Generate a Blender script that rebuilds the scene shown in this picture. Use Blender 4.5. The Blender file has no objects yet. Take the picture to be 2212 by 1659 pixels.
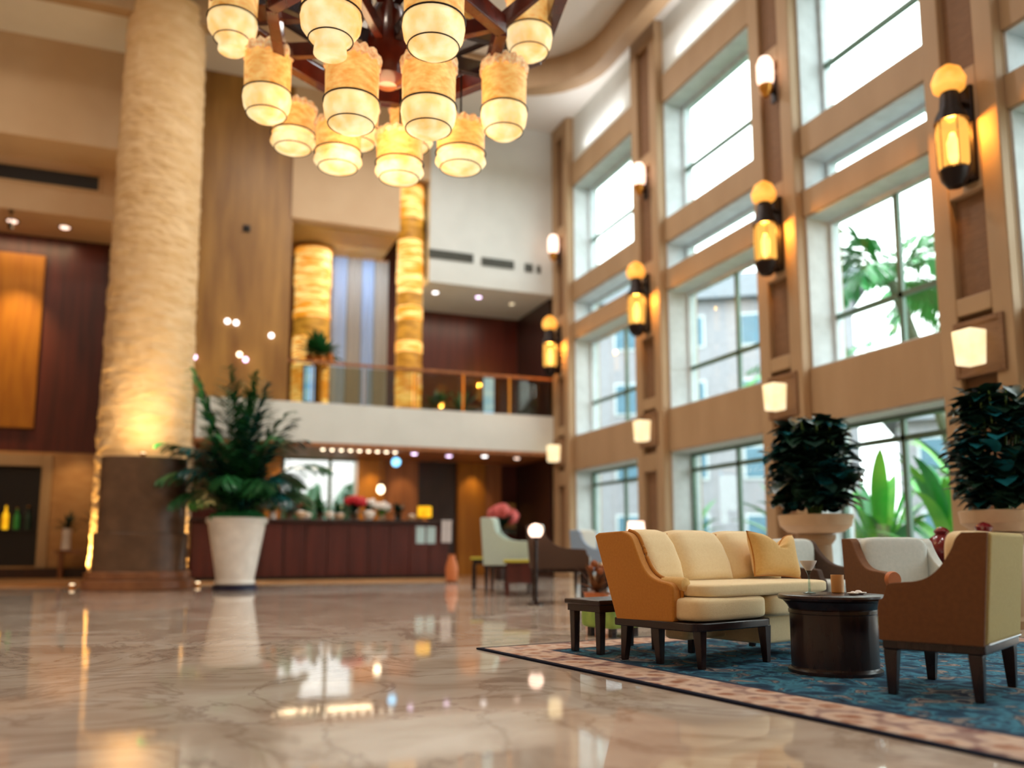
import bpy, math, random
from mathutils import Vector, Matrix, noise

random.seed(7)
PI = math.pi
sc = bpy.context.scene
COL = sc.collection

# ------------------------------------------------------------------ camera, world, exposure
F_PX, CX, CY = 1850.0, 1106.0, 946.0
YAW, PITCH = math.radians(21.0), math.atan(0.129)
cam_d = bpy.data.cameras.new('camera')
cam = bpy.data.objects.new('camera', cam_d)
COL.objects.link(cam)
cam.location = (0, 0, 0.8)
cam.rotation_euler = (PI / 2 + PITCH, 0, -YAW)
cam_d.sensor_fit = 'HORIZONTAL'
cam_d.sensor_width = 36.0
cam_d.lens = F_PX * 36.0 / 2212.0
cam_d.shift_y = (CY - 829.5) / 2212.0
cam_d.clip_end = 300
cam_d.dof.use_dof = True
cam_d.dof.focus_distance = 5.9
cam_d.dof.aperture_fstop = 0.58
sc.camera = cam
sc.view_settings.view_transform = 'Standard'
sc.view_settings.look = 'None'
sc.view_settings.gamma = 1.0
sc.view_settings.exposure = 0.08
sc.view_settings.use_curve_mapping = False
sc.cycles.use_denoising = True
sc.cycles.adaptive_threshold = 0.02
sc.cycles.max_bounces = 8
sc.cycles.diffuse_bounces = 4
sc.cycles.glossy_bounces = 4
sc.cycles.transmission_bounces = 4
sc.cycles.transparent_max_bounces = 8
sc.cycles.caustics_reflective = False
sc.cycles.caustics_refractive = False
sc.cycles.sample_clamp_indirect = 4.0

SKY = 6.5
LAMP = 1.0
w = bpy.data.worlds.new('sky')
sc.world = w
w.use_nodes = True
bg = w.node_tree.nodes['Background']
bg.inputs[0].default_value = (1.0, 0.955, 0.965, 1)
bg.inputs[1].default_value = SKY


def lin(c):
    out = []
    for v in c[:3]:
        v = v / 255.0
        out.append(v / 12.92 if v <= 0.04045 else ((v + 0.055) / 1.055) ** 2.4)
    return tuple(out) + (1.0,)


def lamp(kind, name, loc, energy, color, size=0.3, target=None, spot=60, blend=0.6, size_y=None):
    d = bpy.data.lights.new(name, kind)
    d.energy = energy * LAMP
    d.color = color
    if kind == 'AREA':
        d.size = size
        if size_y:
            d.shape = 'RECTANGLE'
            d.size_y = size_y
    else:
        d.shadow_soft_size = size
    if kind == 'SPOT':
        d.spot_size = math.radians(spot)
        d.spot_blend = blend
    o = bpy.data.objects.new(name, d)
    COL.objects.link(o)
    o.location = loc
    if target is not None:
        o.rotation_euler = (Vector(target) - Vector(loc)).to_track_quat('-Z', 'Y').to_euler()
    return o


WARM = (1.0, 0.72, 0.42)
SOFTW = (1.0, 0.82, 0.62)
# added fill lights in the ceiling above the view (housings built with the ceiling)
CEIL_FILLS = [(-6, 3), (-1, 3), (4, 3), (-6, 10), (-1, 11.5), (4.5, 13), (-5, 17), (1.8, 15.5), (5.4, 18.5)]
for (lx, ly) in CEIL_FILLS:
    lamp('AREA', 'ceiling_lamp_light', (lx, ly, 13.2), (240 if lx > 3 else 105), (1.0, 0.97, 0.93) if lx > 3 else (1.0, 0.86, 0.7), 1.1, (lx, ly, 0))

# ------------------------------------------------------------------ material helpers
MATS = {}


def mat(name, col, rough=0.5, metal=0.0, col2=None, scale=4.0, stretch=(1, 1, 1), bump=0.0, bump_scale=None,
        emit=None, emit_s=0.0, spec=0.5, detail=4.0, coat=0.0, contrast=(0.35, 0.65), sheen=0.0, trans=0.0):
    m = bpy.data.materials.new(name)
    m.use_nodes = True
    nt = m.node_tree
    b = nt.nodes['Principled BSDF']
    b.inputs['Base Color'].default_value = lin(col)
    b.inputs['Roughness'].default_value = rough
    b.inputs['Metallic'].default_value = metal
    b.inputs['Specular IOR Level'].default_value = spec
    b.inputs['Coat Weight'].default_value = coat
    b.inputs['Coat Roughness'].default_value = 0.08
    b.inputs['Sheen Weight'].default_value = sheen
    b.inputs['Transmission Weight'].default_value = trans
    tc = nt.nodes.new('ShaderNodeTexCoord')
    mp = nt.nodes.new('ShaderNodeMapping')
    mp.inputs['Scale'].default_value = stretch
    nt.links.new(tc.outputs['Object'], mp.inputs['Vector'])
    nz = nt.nodes.new('ShaderNodeTexNoise')
    nz.inputs['Scale'].default_value = scale
    nz.inputs['Detail'].default_value = detail
    nt.links.new(mp.outputs[0], nz.inputs['Vector'])
    rp = nt.nodes.new('ShaderNodeValToRGB')
    rp.color_ramp.elements[0].position = contrast[0]
    rp.color_ramp.elements[1].position = contrast[1]
    rp.color_ramp.elements[0].color = lin(col)
    rp.color_ramp.elements[1].color = lin(col2 if col2 else tuple(min(255, c * 1.07) for c in col))
    nt.links.new(nz.outputs[0], rp.inputs[0])
    nt.links.new(rp.outputs[0], b.inputs['Base Color'])
    if bump:
        n2 = nz
        if bump_scale:
            n2 = nt.nodes.new('ShaderNodeTexNoise')
            n2.inputs['Scale'].default_value = bump_scale
            n2.inputs['Detail'].default_value = 3
            nt.links.new(mp.outputs[0], n2.inputs['Vector'])
        bp = nt.nodes.new('ShaderNodeBump')
        bp.inputs['Strength'].default_value = bump
        bp.inputs['Distance'].default_value = 0.05
        nt.links.new(n2.outputs[0], bp.inputs['Height'])
        nt.links.new(bp.outputs[0], b.inputs['Normal'])
    if emit:
        b.inputs['Emission Color'].default_value = lin(emit)
        b.inputs['Emission Strength'].default_value = emit_s
    MATS[name] = m
    return m


def glow(name, c1, c2, strength, scale=6.0, stretch=(1, 1, 1), contrast=(0.35, 0.65), rough=0.5):
    """a lit translucent shade: emission with a procedural paper / crystal pattern"""
    m = mat(name, c2, rough, col2=c1, scale=scale, stretch=stretch, contrast=contrast, bump=0.3)
    nt = m.node_tree
    b = nt.nodes['Principled BSDF']
    rp = [n for n in nt.nodes if n.type == 'VALTORGB'][0]
    nt.links.new(rp.outputs[0], b.inputs['Emission Color'])
    b.inputs['Emission Strength'].default_value = strength
    return m


def thin_glass(name, tint=(235, 245, 243), refl=0.06):
    m = bpy.data.materials.new(name)
    m.use_nodes = True
    nt = m.node_tree
    for n in list(nt.nodes):
        if n.type == 'BSDF_PRINCIPLED':
            nt.nodes.remove(n)
    out = nt.nodes['Material Output']
    tr = nt.nodes.new('ShaderNodeBsdfTransparent')
    tr.inputs[0].default_value = lin(tint)
    gl = nt.nodes.new('ShaderNodeBsdfGlossy')
    gl.inputs['Roughness'].default_value = 0.03
    lw = nt.nodes.new('ShaderNodeLayerWeight')          # Schlick reflectance, the same from both faces
    lw.inputs[0].default_value = 0.5
    pw = nt.nodes.new('ShaderNodeMath')
    pw.operation = 'POWER'
    nt.links.new(lw.outputs['Facing'], pw.inputs[0])
    pw.inputs[1].default_value = 5.0
    fr = nt.nodes.new('ShaderNodeMath')
    fr.operation = 'MULTIPLY_ADD'
    nt.links.new(pw.outputs[0], fr.inputs[0])
    fr.inputs[1].default_value = 0.7
    fr.inputs[2].default_value = refl * 0.5
    mx = nt.nodes.new('ShaderNodeMixShader')
    nt.links.new(fr.outputs[0], mx.inputs[0])
    nt.links.new(tr.outputs[0], mx.inputs[1])
    nt.links.new(gl.outputs[0], mx.inputs[2])
    nt.links.new(mx.outputs[0], out.inputs[0])
    MATS[name] = m
    return m


M = MATS
mat('plaster_white', (212, 217, 215), 0.8, col2=(218, 223, 221), scale=1.5)
mat('plaster_ceiling', (224, 222, 218), 0.8, col2=(228, 226, 222), scale=1.0)
mat('plaster_beige', (206, 176, 142), 0.75, col2=(212, 184, 150), scale=1.2)
mat('plaster_gold', (186, 150, 88), 0.6, col2=(196, 160, 96), scale=1.2)
mat('tan_stone', (168, 138, 104), 0.6, col2=(176, 146, 112), scale=2.0, stretch=(1, 1, 0.3))
mat('tan_panel', (122, 88, 60), 0.7, col2=(132, 96, 66), scale=6.0, stretch=(1, 1, 6), bump=0.2)
mat('reveal_white', (194, 202, 206), 0.6)
mat('mullion_green', (88, 112, 98), 0.45, 0.2)
mat('onyx', (132, 90, 38), 0.34, col2=(172, 128, 62), scale=1.3, stretch=(2.5, 1, 0.35), spec=0.6, contrast=(0.3, 0.7))
mat('red_wood', (66, 26, 24), 0.35, col2=(96, 40, 34), scale=2.2, stretch=(3, 3, 0.25), contrast=(0.3, 0.75))
mat('dark_wood', (40, 24, 24), 0.3, col2=(56, 32, 28), scale=5, stretch=(2, 2, 0.4))
mat('espresso', (34, 22, 24), 0.25, col2=(46, 28, 28), scale=8, stretch=(2, 2, 0.5), spec=0.5)
mat('brown_wood', (140, 88, 52), 0.4, col2=(168, 108, 66), scale=2.2, stretch=(3, 3, 0.25))
mat('gold_panel', (176, 116, 34), 0.4, 0.3, col2=(160, 100, 28), scale=3, stretch=(3, 3, 0.3))
mat('travertine', (186, 142, 94), 0.4, col2=(168, 122, 76), scale=2.2, stretch=(1, 1, 2.5), contrast=(0.3, 0.7))
mat('dark_stone', (84, 62, 48), 0.32, col2=(112, 84, 64), scale=3.0, bump=0.1, contrast=(0.3, 0.7))
mat('step_stone', (150, 100, 66), 0.3, col2=(128, 82, 54), scale=4.0)
mat('black', (14, 14, 18), 0.35)
mat('iron', (34, 24, 22), 0.45, 0.6)
mat('grille', (92, 94, 88), 0.6, 0.3)
mat('white_ceramic', (232, 228, 224), 0.3, coat=0.2, bump=0.03, bump_scale=30)
mat('cream_ceramic', (214, 184, 150), 0.5, col2=(222, 194, 160), scale=6)
mat('navy', (22, 24, 60), 0.4)
mat('fabric_cream', (238, 210, 160), 0.85, col2=(242, 216, 168), scale=60, bump=0.15, bump_scale=220, sheen=0.3)
mat('fabric_amber', (188, 120, 30), 0.8, col2=(194, 126, 36), scale=60, bump=0.12, bump_scale=220, sheen=0.2)
mat('fabric_pillow', (222, 178, 104), 0.85, col2=(228, 186, 114), scale=50, bump=0.15, bump_scale=200, sheen=0.3)
mat('fabric_brown', (112, 68, 32), 0.7, col2=(120, 74, 36), scale=40, bump=0.1, bump_scale=160)
mat('fabric_umber', (74, 52, 40), 0.8, col2=(82, 58, 44), scale=40)
mat('fabric_olive', (184, 160, 98), 0.85, col2=(190, 168, 106), scale=60, bump=0.15, bump_scale=200)
mat('fabric_white', (214, 220, 216), 0.8, col2=(222, 226, 222), scale=30, bump=0.1, bump_scale=120)
mat('fabric_mint', (186, 204, 196), 0.8, col2=(194, 212, 204), scale=30)
mat('fabric_blue', (140, 164, 196), 0.8, col2=(150, 174, 204), scale=30)
mat('fabric_lime', (132, 168, 84), 0.8, col2=(160, 190, 96), scale=10)
mat('leather_orange', (196, 112, 62), 0.5, col2=(204, 120, 70), scale=20)
mat('linen_lime', (196, 186, 66), 0.8)
mat('leaf_palm', (30, 84, 44), 0.35, col2=(44, 112, 62), scale=3)
mat('leaf_teal', (16, 64, 62), 0.25, col2=(30, 96, 98), scale=3, contrast=(0.4, 0.7))
mat('leaf_dark', (18, 42, 38), 0.3, col2=(30, 62, 48), scale=3)
mat('leaf_blue', (14, 74, 84), 0.22, col2=(34, 118, 132), scale=3)
mat('leaf_bright', (58, 168, 48), 0.4, col2=(130, 200, 70), scale=0.8, contrast=(0.4, 0.6))
mat('leaf_deep', (24, 128, 62), 0.4, col2=(60, 160, 80), scale=1.0)
mat('stem_green', (96, 132, 60), 0.5)
mat('moss', (30, 120, 70), 0.8, col2=(44, 150, 84), scale=12, bump=0.6)
mat('trunk', (120, 132, 118), 0.8, col2=(96, 106, 92), scale=6, stretch=(1, 1, 6))
mat('soil', (60, 44, 34), 0.9)
mat('petal_red', (190, 24, 44), 0.5)
mat('petal_pink', (196, 92, 92), 0.55)
mat('petal_orange', (216, 130, 60), 0.55)
mat('petal_rust', (150, 84, 44), 0.6)
mat('petal_white', (236, 230, 226), 0.55)
mat('brass', (200, 140, 60), 0.3, 0.8)
mat('chrome', (200, 202, 206), 0.2, 0.9)
mat('paper_blue', (176, 206, 212), 0.6)
mat('towel', (214, 212, 216), 0.9, bump=0.2, bump_scale=80)
mat('red_glass', (120, 30, 34), 0.15, coat=0.5)
mat('amber_ceramic', (206, 150, 90), 0.4)
mat('mahogany', (74, 26, 16), 0.22, col2=(100, 36, 20), scale=4, stretch=(1, 1, 1), coat=0.4)
mat('grass', (92, 100, 78), 0.9, col2=(106, 112, 92), scale=3)
mat('paving', (140, 136, 130), 0.8)
mat('house_pale', (142, 142, 150), 0.8)
mat('house_white', (206, 196, 198), 0.8)
mat('house_blue', (84, 118, 138), 0.7)
mat('roof_grey', (104, 110, 118), 0.8)
mat('curtain_blue', (168, 192, 224), 0.7, col2=(186, 204, 230), scale=3, stretch=(6, 6, 0.3))
mat('curtain_grey', (176, 172, 164), 0.8, col2=(186, 182, 174), scale=3, stretch=(6, 6, 0.3))
thin_glass('window_glass')
thin_glass('rail_glass', (228, 226, 210))
thin_glass('clear_glass', (225, 240, 240))
glow('shade_paper', (250, 208, 128), (220, 150, 62), 0.56, 11, (1, 1, 2.0), (0.25, 0.75))
glow('shade_frill', (250, 218, 168), (204, 146, 88), 0.42, 26, (1, 1, 1), (0.3, 0.7))
glow('shade_bowl', (255, 236, 184), (240, 184, 96), 0.78, 6.0, (1, 1, 1), (0.3, 0.65))
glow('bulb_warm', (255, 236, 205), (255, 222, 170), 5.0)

glow('sconce_dome', (255, 186, 84), (240, 150, 48), 0.9, 3)
glow('lamp_cream', (255, 240, 206), (250, 226, 170), 0.95, 2.0)
glow('lamp_pink', (255, 226, 208), (255, 206, 180), 2.0)
glow('crystal', (255, 222, 140), (216, 140, 34), 0.95, 3.2, (0.6, 0.6, 3.2), (0.42, 0.66))
glow('crystal_dim', (206, 150, 52), (150, 100, 24), 0.5, 3.0, (0.8, 0.8, 2.2))
glow('shade_yellow', (244, 190, 30), (226, 160, 16), 0.9)
glow('screen_blue', (180, 220, 250), (110, 176, 236), 0.9, 2.2, (0.3, 1, 1.4))
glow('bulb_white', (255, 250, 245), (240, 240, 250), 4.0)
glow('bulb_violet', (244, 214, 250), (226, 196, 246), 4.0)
glow('bulb_blue', (150, 220, 255), (80, 180, 240), 2.5)


def lantern_glass():
    """amber glass: lets the bulb's light through and glows a little itself"""
    m = bpy.data.materials.new('sconce_glass')
    m.use_nodes = True
    nt = m.node_tree
    nt.nodes.remove(nt.nodes['Principled BSDF'])
    tr = nt.nodes.new('ShaderNodeBsdfTransparent')
    tr.inputs[0].default_value = lin((255, 214, 140))
    em = nt.nodes.new('ShaderNodeEmission')
    em.inputs[0].default_value = lin((255, 190, 92))
    em.inputs[1].default_value = 1.5
    mx = nt.nodes.new('ShaderNodeMixShader')
    mx.inputs[0].default_value = 0.6
    nt.links.new(tr.outputs[0], mx.inputs[1])
    nt.links.new(em.outputs[0], mx.inputs[2])
    nt.links.new(mx.outputs[0], nt.nodes['Material Output'].inputs[0])
    MATS['sconce_glass'] = m


lantern_glass()


# marble floor
def floor_material():
    m = bpy.data.materials.new('marble')
    m.use_nodes = True
    nt = m.node_tree
    b = nt.nodes['Principled BSDF']
    tc = nt.nodes.new('ShaderNodeTexCoord')
    mp = nt.nodes.new('ShaderNodeMapping')
    mp.inputs['Rotation'].default_value = (0, 0, 0.5)
    nt.links.new(tc.outputs['Object'], mp.inputs['Vector'])
    n1 = nt.nodes.new('ShaderNodeTexNoise')
    n1.inputs['Scale'].default_value = 0.9
    n1.inputs['Detail'].default_value = 8
    n1.inputs['Distortion'].default_value = 1.6
    nt.links.new(mp.outputs[0], n1.inputs['Vector'])
    r1 = nt.nodes.new('ShaderNodeValToRGB')
    e = r1.color_ramp.elements
    e[0].position, e[0].color = 0.30, lin((188, 166, 150))
    e[1].position, e[1].color = 0.70, lin((234, 222, 210))
    k = e.new(0.48)
    k.color = lin((214, 196, 180))
    nt.links.new(n1.outputs[0], r1.inputs[0])
    # veins: where a second noise crosses its middle value
    n2 = nt.nodes.new('ShaderNodeTexNoise')
    n2.inputs['Scale'].default_value = 0.8
    n2.inputs['Detail'].default_value = 9
    n2.inputs['Roughness'].default_value = 0.62
    n2.inputs['Distortion'].default_value = 1.4
    nt.links.new(mp.outputs[0], n2.inputs['Vector'])
    r2 = nt.nodes.new('ShaderNodeValToRGB')
    e = r2.color_ramp.elements
    e[0].position, e[0].color = 0.475, (0, 0, 0, 1)
    e[1].position, e[1].color = 0.535, (0, 0, 0, 1)
    k = e.new(0.505)
    k.color = (0.42, 0.42, 0.42, 1)
    nt.links.new(n2.outputs[0], r2.inputs[0])
    mx = nt.nodes.new('ShaderNodeMix')
    mx.data_type = 'RGBA'
    mx.inputs['B'].default_value = lin((128, 98, 80))
    nt.links.new(r2.outputs[0], mx.inputs['Factor'])
    nt.links.new(r1.outputs[0], mx.inputs['A'])
    nt.links.new(mx.outputs['Result'], b.inputs['Base Color'])
    b.inputs['Roughness'].default_value = 0.045
    b.inputs['IOR'].default_value = 1.7
    MATS['marble'] = m


floor_material()
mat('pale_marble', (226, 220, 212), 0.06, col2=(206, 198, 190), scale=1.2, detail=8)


RUG_W, RUG_L = 4.6, 5.6


def rug_material():
    m = bpy.data.materials.new('rug_wool')
    m.use_nodes = True
    nt = m.node_tree
    L = nt.links.new
    b = nt.nodes['Principled BSDF']
    b.inputs['Roughness'].default_value = 0.95
    b.inputs['Specular IOR Level'].default_value = 0.15
    tc = nt.nodes.new('ShaderNodeTexCoord')
    sp = nt.nodes.new('ShaderNodeSeparateXYZ')
    L(tc.outputs['Object'], sp.inputs[0])

    def math_(op, a, bb=None):
        n = nt.nodes.new('ShaderNodeMath')
        n.operation = op
        for i, v in enumerate((a, bb)):
            if v is None:
                continue
            if isinstance(v, (int, float)):
                n.inputs[i].default_value = v
            else:
                L(v, n.inputs[i])
        return n.outputs[0]
    # distance from the nearest edge; local x runs 0..W, local y 0..-L
    dx = math_('MINIMUM', sp.outputs[0], math_('SUBTRACT', RUG_W, sp.outputs[0]))
    ny = math_('MULTIPLY', sp.outputs[1], -1.0)
    dy = math_('MINIMUM', ny, math_('SUBTRACT', RUG_L, ny))
    d = math_('MINIMUM', dx, dy)

    def noise_(scale, det=3, dist=0.0):
        n = nt.nodes.new('ShaderNodeTexNoise')
        n.inputs['Scale'].default_value = scale
        n.inputs['Detail'].default_value = det
        n.inputs['Distortion'].default_value = dist
        L(tc.outputs['Object'], n.inputs['Vector'])
        return n.outputs[0]

    def ramp(fac, stops):
        r = nt.nodes.new('ShaderNodeValToRGB')
        e = r.color_ramp.elements
        e[0].position, e[0].color = stops[0][0], lin(stops[0][1])
        e[1].position, e[1].color = stops[-1][0], lin(stops[-1][1])
        for p, c in stops[1:-1]:
            k = e.new(p)
            k.color = lin(c)
        L(fac, r.inputs[0])
        return r.outputs[0]

    def mix(fac, a, bb):
        n = nt.nodes.new('ShaderNodeMix')
        n.data_type = 'RGBA'
        L(fac, n.inputs['Factor'])
        L(a, n.inputs['A'])
        L(bb, n.inputs['B'])
        return n.outputs['Result']
    vo = nt.nodes.new('ShaderNodeTexVoronoi')
    vo.inputs['Scale'].default_value = 6.0
    L(tc.outputs['Object'], vo.inputs['Vector'])
    border = ramp(vo.outputs['Distance'], [(0.0, (150, 84, 62)), (0.32, (168, 116, 92)), (0.42, (222, 198, 180)), (0.62, (214, 192, 178)), (0.75, (110, 84, 96))])
    border2 = ramp(noise_(9, 4), [(0.35, (134, 84, 66)), (0.5, (204, 172, 150)), (0.62, (190, 160, 144)), (0.7, (92, 86, 110))])
    bmix = nt.nodes.new('ShaderNodeMix')
    bmix.data_type = 'RGBA'
    bmix.inputs['Factor'].default_value = 0.5
    L(border, bmix.inputs['A'])
    L(border2, bmix.inputs['B'])
    field = ramp(noise_(5.5, 6, 0.8), [(0.30, (20, 30, 50)), (0.44, (34, 70, 96)), (0.52, (66, 128, 152)), (0.57, (40, 62, 84)), (0.62, (150, 138, 132)), (0.68, (30, 40, 62))])
    edge_in = math_('GREATER_THAN', d, 0.46)
    edge_out = math_('LESS_THAN', d, 0.045)
    body = mix(edge_in, bmix.outputs['Result'], field)
    # blue guard stripe between border and field
    gs = math_('MULTIPLY', math_('GREATER_THAN', d, 0.42), math_('LESS_THAN', d, 0.47))
    rgb = nt.nodes.new('ShaderNodeRGB')
    rgb.outputs[0].default_value = lin((44, 62, 84))
    body = mix(gs, body, rgb.outputs[0])
    nav = nt.nodes.new('ShaderNodeRGB')
    nav.outputs[0].default_value = lin((20, 24, 44))
    body = mix(edge_out, body, nav.outputs[0])
    L(body, b.inputs['Base Color'])
    bp = nt.nodes.new('ShaderNodeBump')
    bp.inputs['Strength'].default_value = 0.4
    bp.inputs['Distance'].default_value = 0.01
    L(noise_(140, 2), bp.inputs['Height'])
    L(bp.outputs[0], b.inputs['Normal'])
    MATS['rug_wool'] = m


rug_material()


# ------------------------------------------------------------------ geometry helpers
class MB:
    def __init__(self):
        self.v, self.f = [], []

    def add(self, verts, faces):
        o = len(self.v)
        self.v += [tuple(p) for p in verts]
        self.f += [tuple(i + o for i in fc) for fc in faces]
        return self

    def box(self, x0, y0, z0, x1, y1, z1):
        x0, x1 = min(x0, x1), max(x0, x1)
        y0, y1 = min(y0, y1), max(y0, y1)
        z0, z1 = min(z0, z1), max(z0, z1)
        return self.add([(x0, y0, z0), (x1, y0, z0), (x1, y1, z0), (x0, y1, z0), (x0, y0, z1), (x1, y0, z1), (x1, y1, z1), (x0, y1, z1)],
                        [(3, 2, 1, 0), (4, 5, 6, 7), (0, 1, 5, 4), (1, 2, 6, 5), (2, 3, 7, 6), (3, 0, 4, 7)])

    def bar(self, a, b, wx, wz=None):
        """square beam from a to b"""
        a, b = Vector(a), Vector(b)
        wz = wz or wx
        d = (b - a).normalized()
        up = Vector((0, 0, 1)) if abs(d.z) < 0.95 else Vector((0, 1, 0))
        s = d.cross(up).normalized() * wx / 2
        u = s.cross(d).normalized() * wz / 2
        vs = [a - s - u, a + s - u, a + s + u, a - s + u, b - s - u, b + s - u, b + s + u, b - s + u]
        return self.add(vs, [(0, 1, 2, 3), (7, 6, 5, 4), (4, 5, 1, 0), (5, 6, 2, 1), (6, 7, 3, 2), (7, 4, 0, 3)])

    def taper(self, a, b, ra, rb):
        """tapered square leg, bottom a, top b"""
        vs = []
        for p, r in ((a, ra), (b, rb)):
            vs += [(p[0] - r, p[1] - r, p[2]), (p[0] + r, p[1] - r, p[2]), (p[0] + r, p[1] + r, p[2]), (p[0] - r, p[1] + r, p[2])]
        return self.add(vs, [(3, 2, 1, 0), (4, 5, 6, 7), (0, 1, 5, 4), (1, 2, 6, 5), (2, 3, 7, 6), (3, 0, 4, 7)])

    def lathe(self, prof, n=32, c=(0, 0, 0), sx=1.0, sy=1.0, cap=True, wob=0.0):
        o, vs, fs = 0, [], []
        for (r, z) in prof:
            for i in range(n):
                a = 2 * PI * i / n
                rr = r
                if wob:
                    rr = r * (1 + wob * noise.noise(Vector((math.cos(a) * 3, math.sin(a) * 3, z * 12))))
                vs.append((c[0] + rr * math.cos(a) * sx, c[1] + rr * math.sin(a) * sy, c[2] + z))
        k = len(prof)
        for j in range(k - 1):
            for i in range(n):
                i2 = (i + 1) % n
                fs.append((j * n + i, j * n + i2, (j + 1) * n + i2, (j + 1) * n + i))
        if cap:
            fs.append(tuple(reversed(range(n))))
            fs.append(tuple((k - 1) * n + i for i in range(n)))
        return self.add(vs, fs)

    def tube(self, pts, r, n=8, closed=False):
        pts = [Vector(p) for p in pts]
        k = len(pts)
        vs, fs = [], []
        for j, p in enumerate(pts):
            if closed:
                t = pts[(j + 1) % k] - pts[j - 1]
            else:
                t = pts[min(j + 1, k - 1)] - pts[max(j - 1, 0)]
            t.normalize()
            up = Vector((0, 0, 1)) if abs(t.z) < 0.9 else Vector((1, 0, 0))
            s = t.cross(up).normalized()
            u = s.cross(t)
            rr = r[j] if isinstance(r, (list, tuple)) else r
            for i in range(n):
                a = 2 * PI * i / n
                vs.append(p + s * math.cos(a) * rr + u * math.sin(a) * rr)
        for j in range(k if closed else k - 1):
            j2 = (j + 1) % k
            for i in range(n):
                i2 = (i + 1) % n
                fs.append((j * n + i, j * n + i2, j2 * n + i2, j2 * n + i))
        if not closed:
            fs.append(tuple(reversed(range(n))))
            fs.append(tuple((k - 1) * n + i for i in range(n)))
        return self.add(vs, fs)

    def prism(self, poly, axis, a, b):
        """extrude a 2-D outline along an axis from a to b"""
        n = len(poly)

        def put(p, t):
            if axis == 'x':
                return (t, p[0], p[1])
            if axis == 'y':
                return (p[0], t, p[1])
            return (p[0], p[1], t)
        vs = [put(p, a) for p in poly] + [put(p, b) for p in poly]
        fs = [tuple(reversed(range(n))), tuple(range(n, 2 * n))]
        for i in range(n):
            j = (i + 1) % n
            fs.append((i, j, n + j, n + i))
        return self.add(vs, fs)

    def grid(self, fn, nu, nv, wrap=False):
        vs = [fn(i / (nu if wrap else nu - 1), j / (nv - 1)) for j in range(nv) for i in range(nu)]
        fs = []
        for j in range(nv - 1):
            for i in range(nu if wrap else nu - 1):
                i2 = (i + 1) % nu
                fs.append((j * nu + i, j * nu + i2, (j + 1) * nu + i2, (j + 1) * nu + i))
        return self.add(vs, fs)

    def ball(self, c, r, n=16, m=10, sx=1, sy=1, sz=1, bumpy=0.0):
        def fn(u, v):
            a, b = 2 * PI * u, PI * (v - 0.5)
            d = Vector((math.cos(a) * math.cos(b), math.sin(a) * math.cos(b), math.sin(b)))
            k = r * (1 + (bumpy * noise.noise(d * 3.1 + Vector(c)) if bumpy else 0))
            return (c[0] + d.x * k * sx, c[1] + d.y * k * sy, c[2] + d.z * k * sz)
        return self.grid(fn, n, m, wrap=True)

    def cushion(self, x0, y0, z0, x1, y1, z1, e=0.28, n=14, puff=0.0):
        """rounded box: superellipsoid-like block with soft edges"""
        cx, cy, cz = (x0 + x1) / 2, (y0 + y1) / 2, (z0 + z1) / 2
        hx, hy, hz = abs(x1 - x0) / 2, abs(y1 - y0) / 2, abs(z1 - z0) / 2

        def sgn(t, p):
            return math.copysign(abs(t) ** p, t)

        def fn(u, v):
            a, b = 2 * PI * u + PI / 4, PI * (v - 0.5)
            x = sgn(math.cos(b), e) * sgn(math.cos(a), e)
            y = sgn(math.cos(b), e) * sgn(math.sin(a), e)
            z = sgn(math.sin(b), e)
            return (cx + hx * x, cy + hy * y, cz + hz * z * (1 + puff * (1 - x * x) * (1 - y * y)))
        return self.grid(fn, n * 4, n * 2, wrap=True)

    def leaf(self, base, d, length, width, droop=0.4, n=5, fold=0.15, up=None):
        """blade of a leaf: two rows of quads either side of a midrib, bending down along its length"""
        base, d = Vector(base), Vector(d).normalized()
        side = d.cross(Vector((0, 0, 1)))
        if side.length < 0.05:
            side = Vector((1, 0, 0))
        side.normalize()
        if up is not None:
            side = (side + Vector((0, 0, up))).normalized()
        vs, p, dd = [], base.copy(), d.copy()
        for i in range(n + 1):
            t = i / n
            wdt = width * math.sin(PI * min(1, 0.08 + t * 0.92)) ** 0.75 * 0.5
            if i == n:
                wdt = 0.004
            nrm = side.cross(dd).normalized()
            vs += [p - side * wdt + nrm * fold * wdt, p, p + side * wdt + nrm * fold * wdt]
            dd = (dd + Vector((0, 0, -droop / n))).normalized()
            p = p + dd * (length / n)
        fs = []
        for i in range(n):
            a = i * 3
            fs += [(a, a + 1, a + 4, a + 3), (a + 1, a + 2, a + 5, a + 4)]
        return self.add(vs, fs)

    def build(self, name, m, parent=None, bevel=0.0, seg=2, smooth=35, sub=0):
        me = bpy.data.meshes.new(name)
        me.from_pydata(self.v, [], self.f)
        me.validate()
        me.materials.append(MATS[m] if isinstance(m, str) else m)
        if smooth:
            me.polygons.foreach_set('use_smooth', [True] * len(me.polygons))
            me.set_sharp_from_angle(angle=math.radians(smooth))
        o = bpy.data.objects.new(name, me)
        COL.objects.link(o)
        if parent:
            o.parent = parent
        if bevel:
            bm_ = o.modifiers.new('bevel', 'BEVEL')
            bm_.width = bevel
            bm_.segments = seg
            bm_.limit_method = 'ANGLE'
            bm_.angle_limit = math.radians(40)
        if sub:
            s = o.modifiers.new('sub', 'SUBSURF')
            s.levels = s.render_levels = sub
        return o


def tag(o, label, cat, group=None, kind=None):
    o['label'] = label
    o['category'] = cat
    if group:
        o['group'] = group
    if kind:
        o['kind'] = kind
    return o


def thing(name, label, cat, loc=(0, 0, 0), rotz=0.0, group=None, kind=None):
    o = bpy.data.objects.new(name, None)
    o.empty_display_size = 0.1
    COL.objects.link(o)
    o.location = loc
    o.rotation_euler = (0, 0, rotz)
    return tag(o, label, cat, group, kind)


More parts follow.
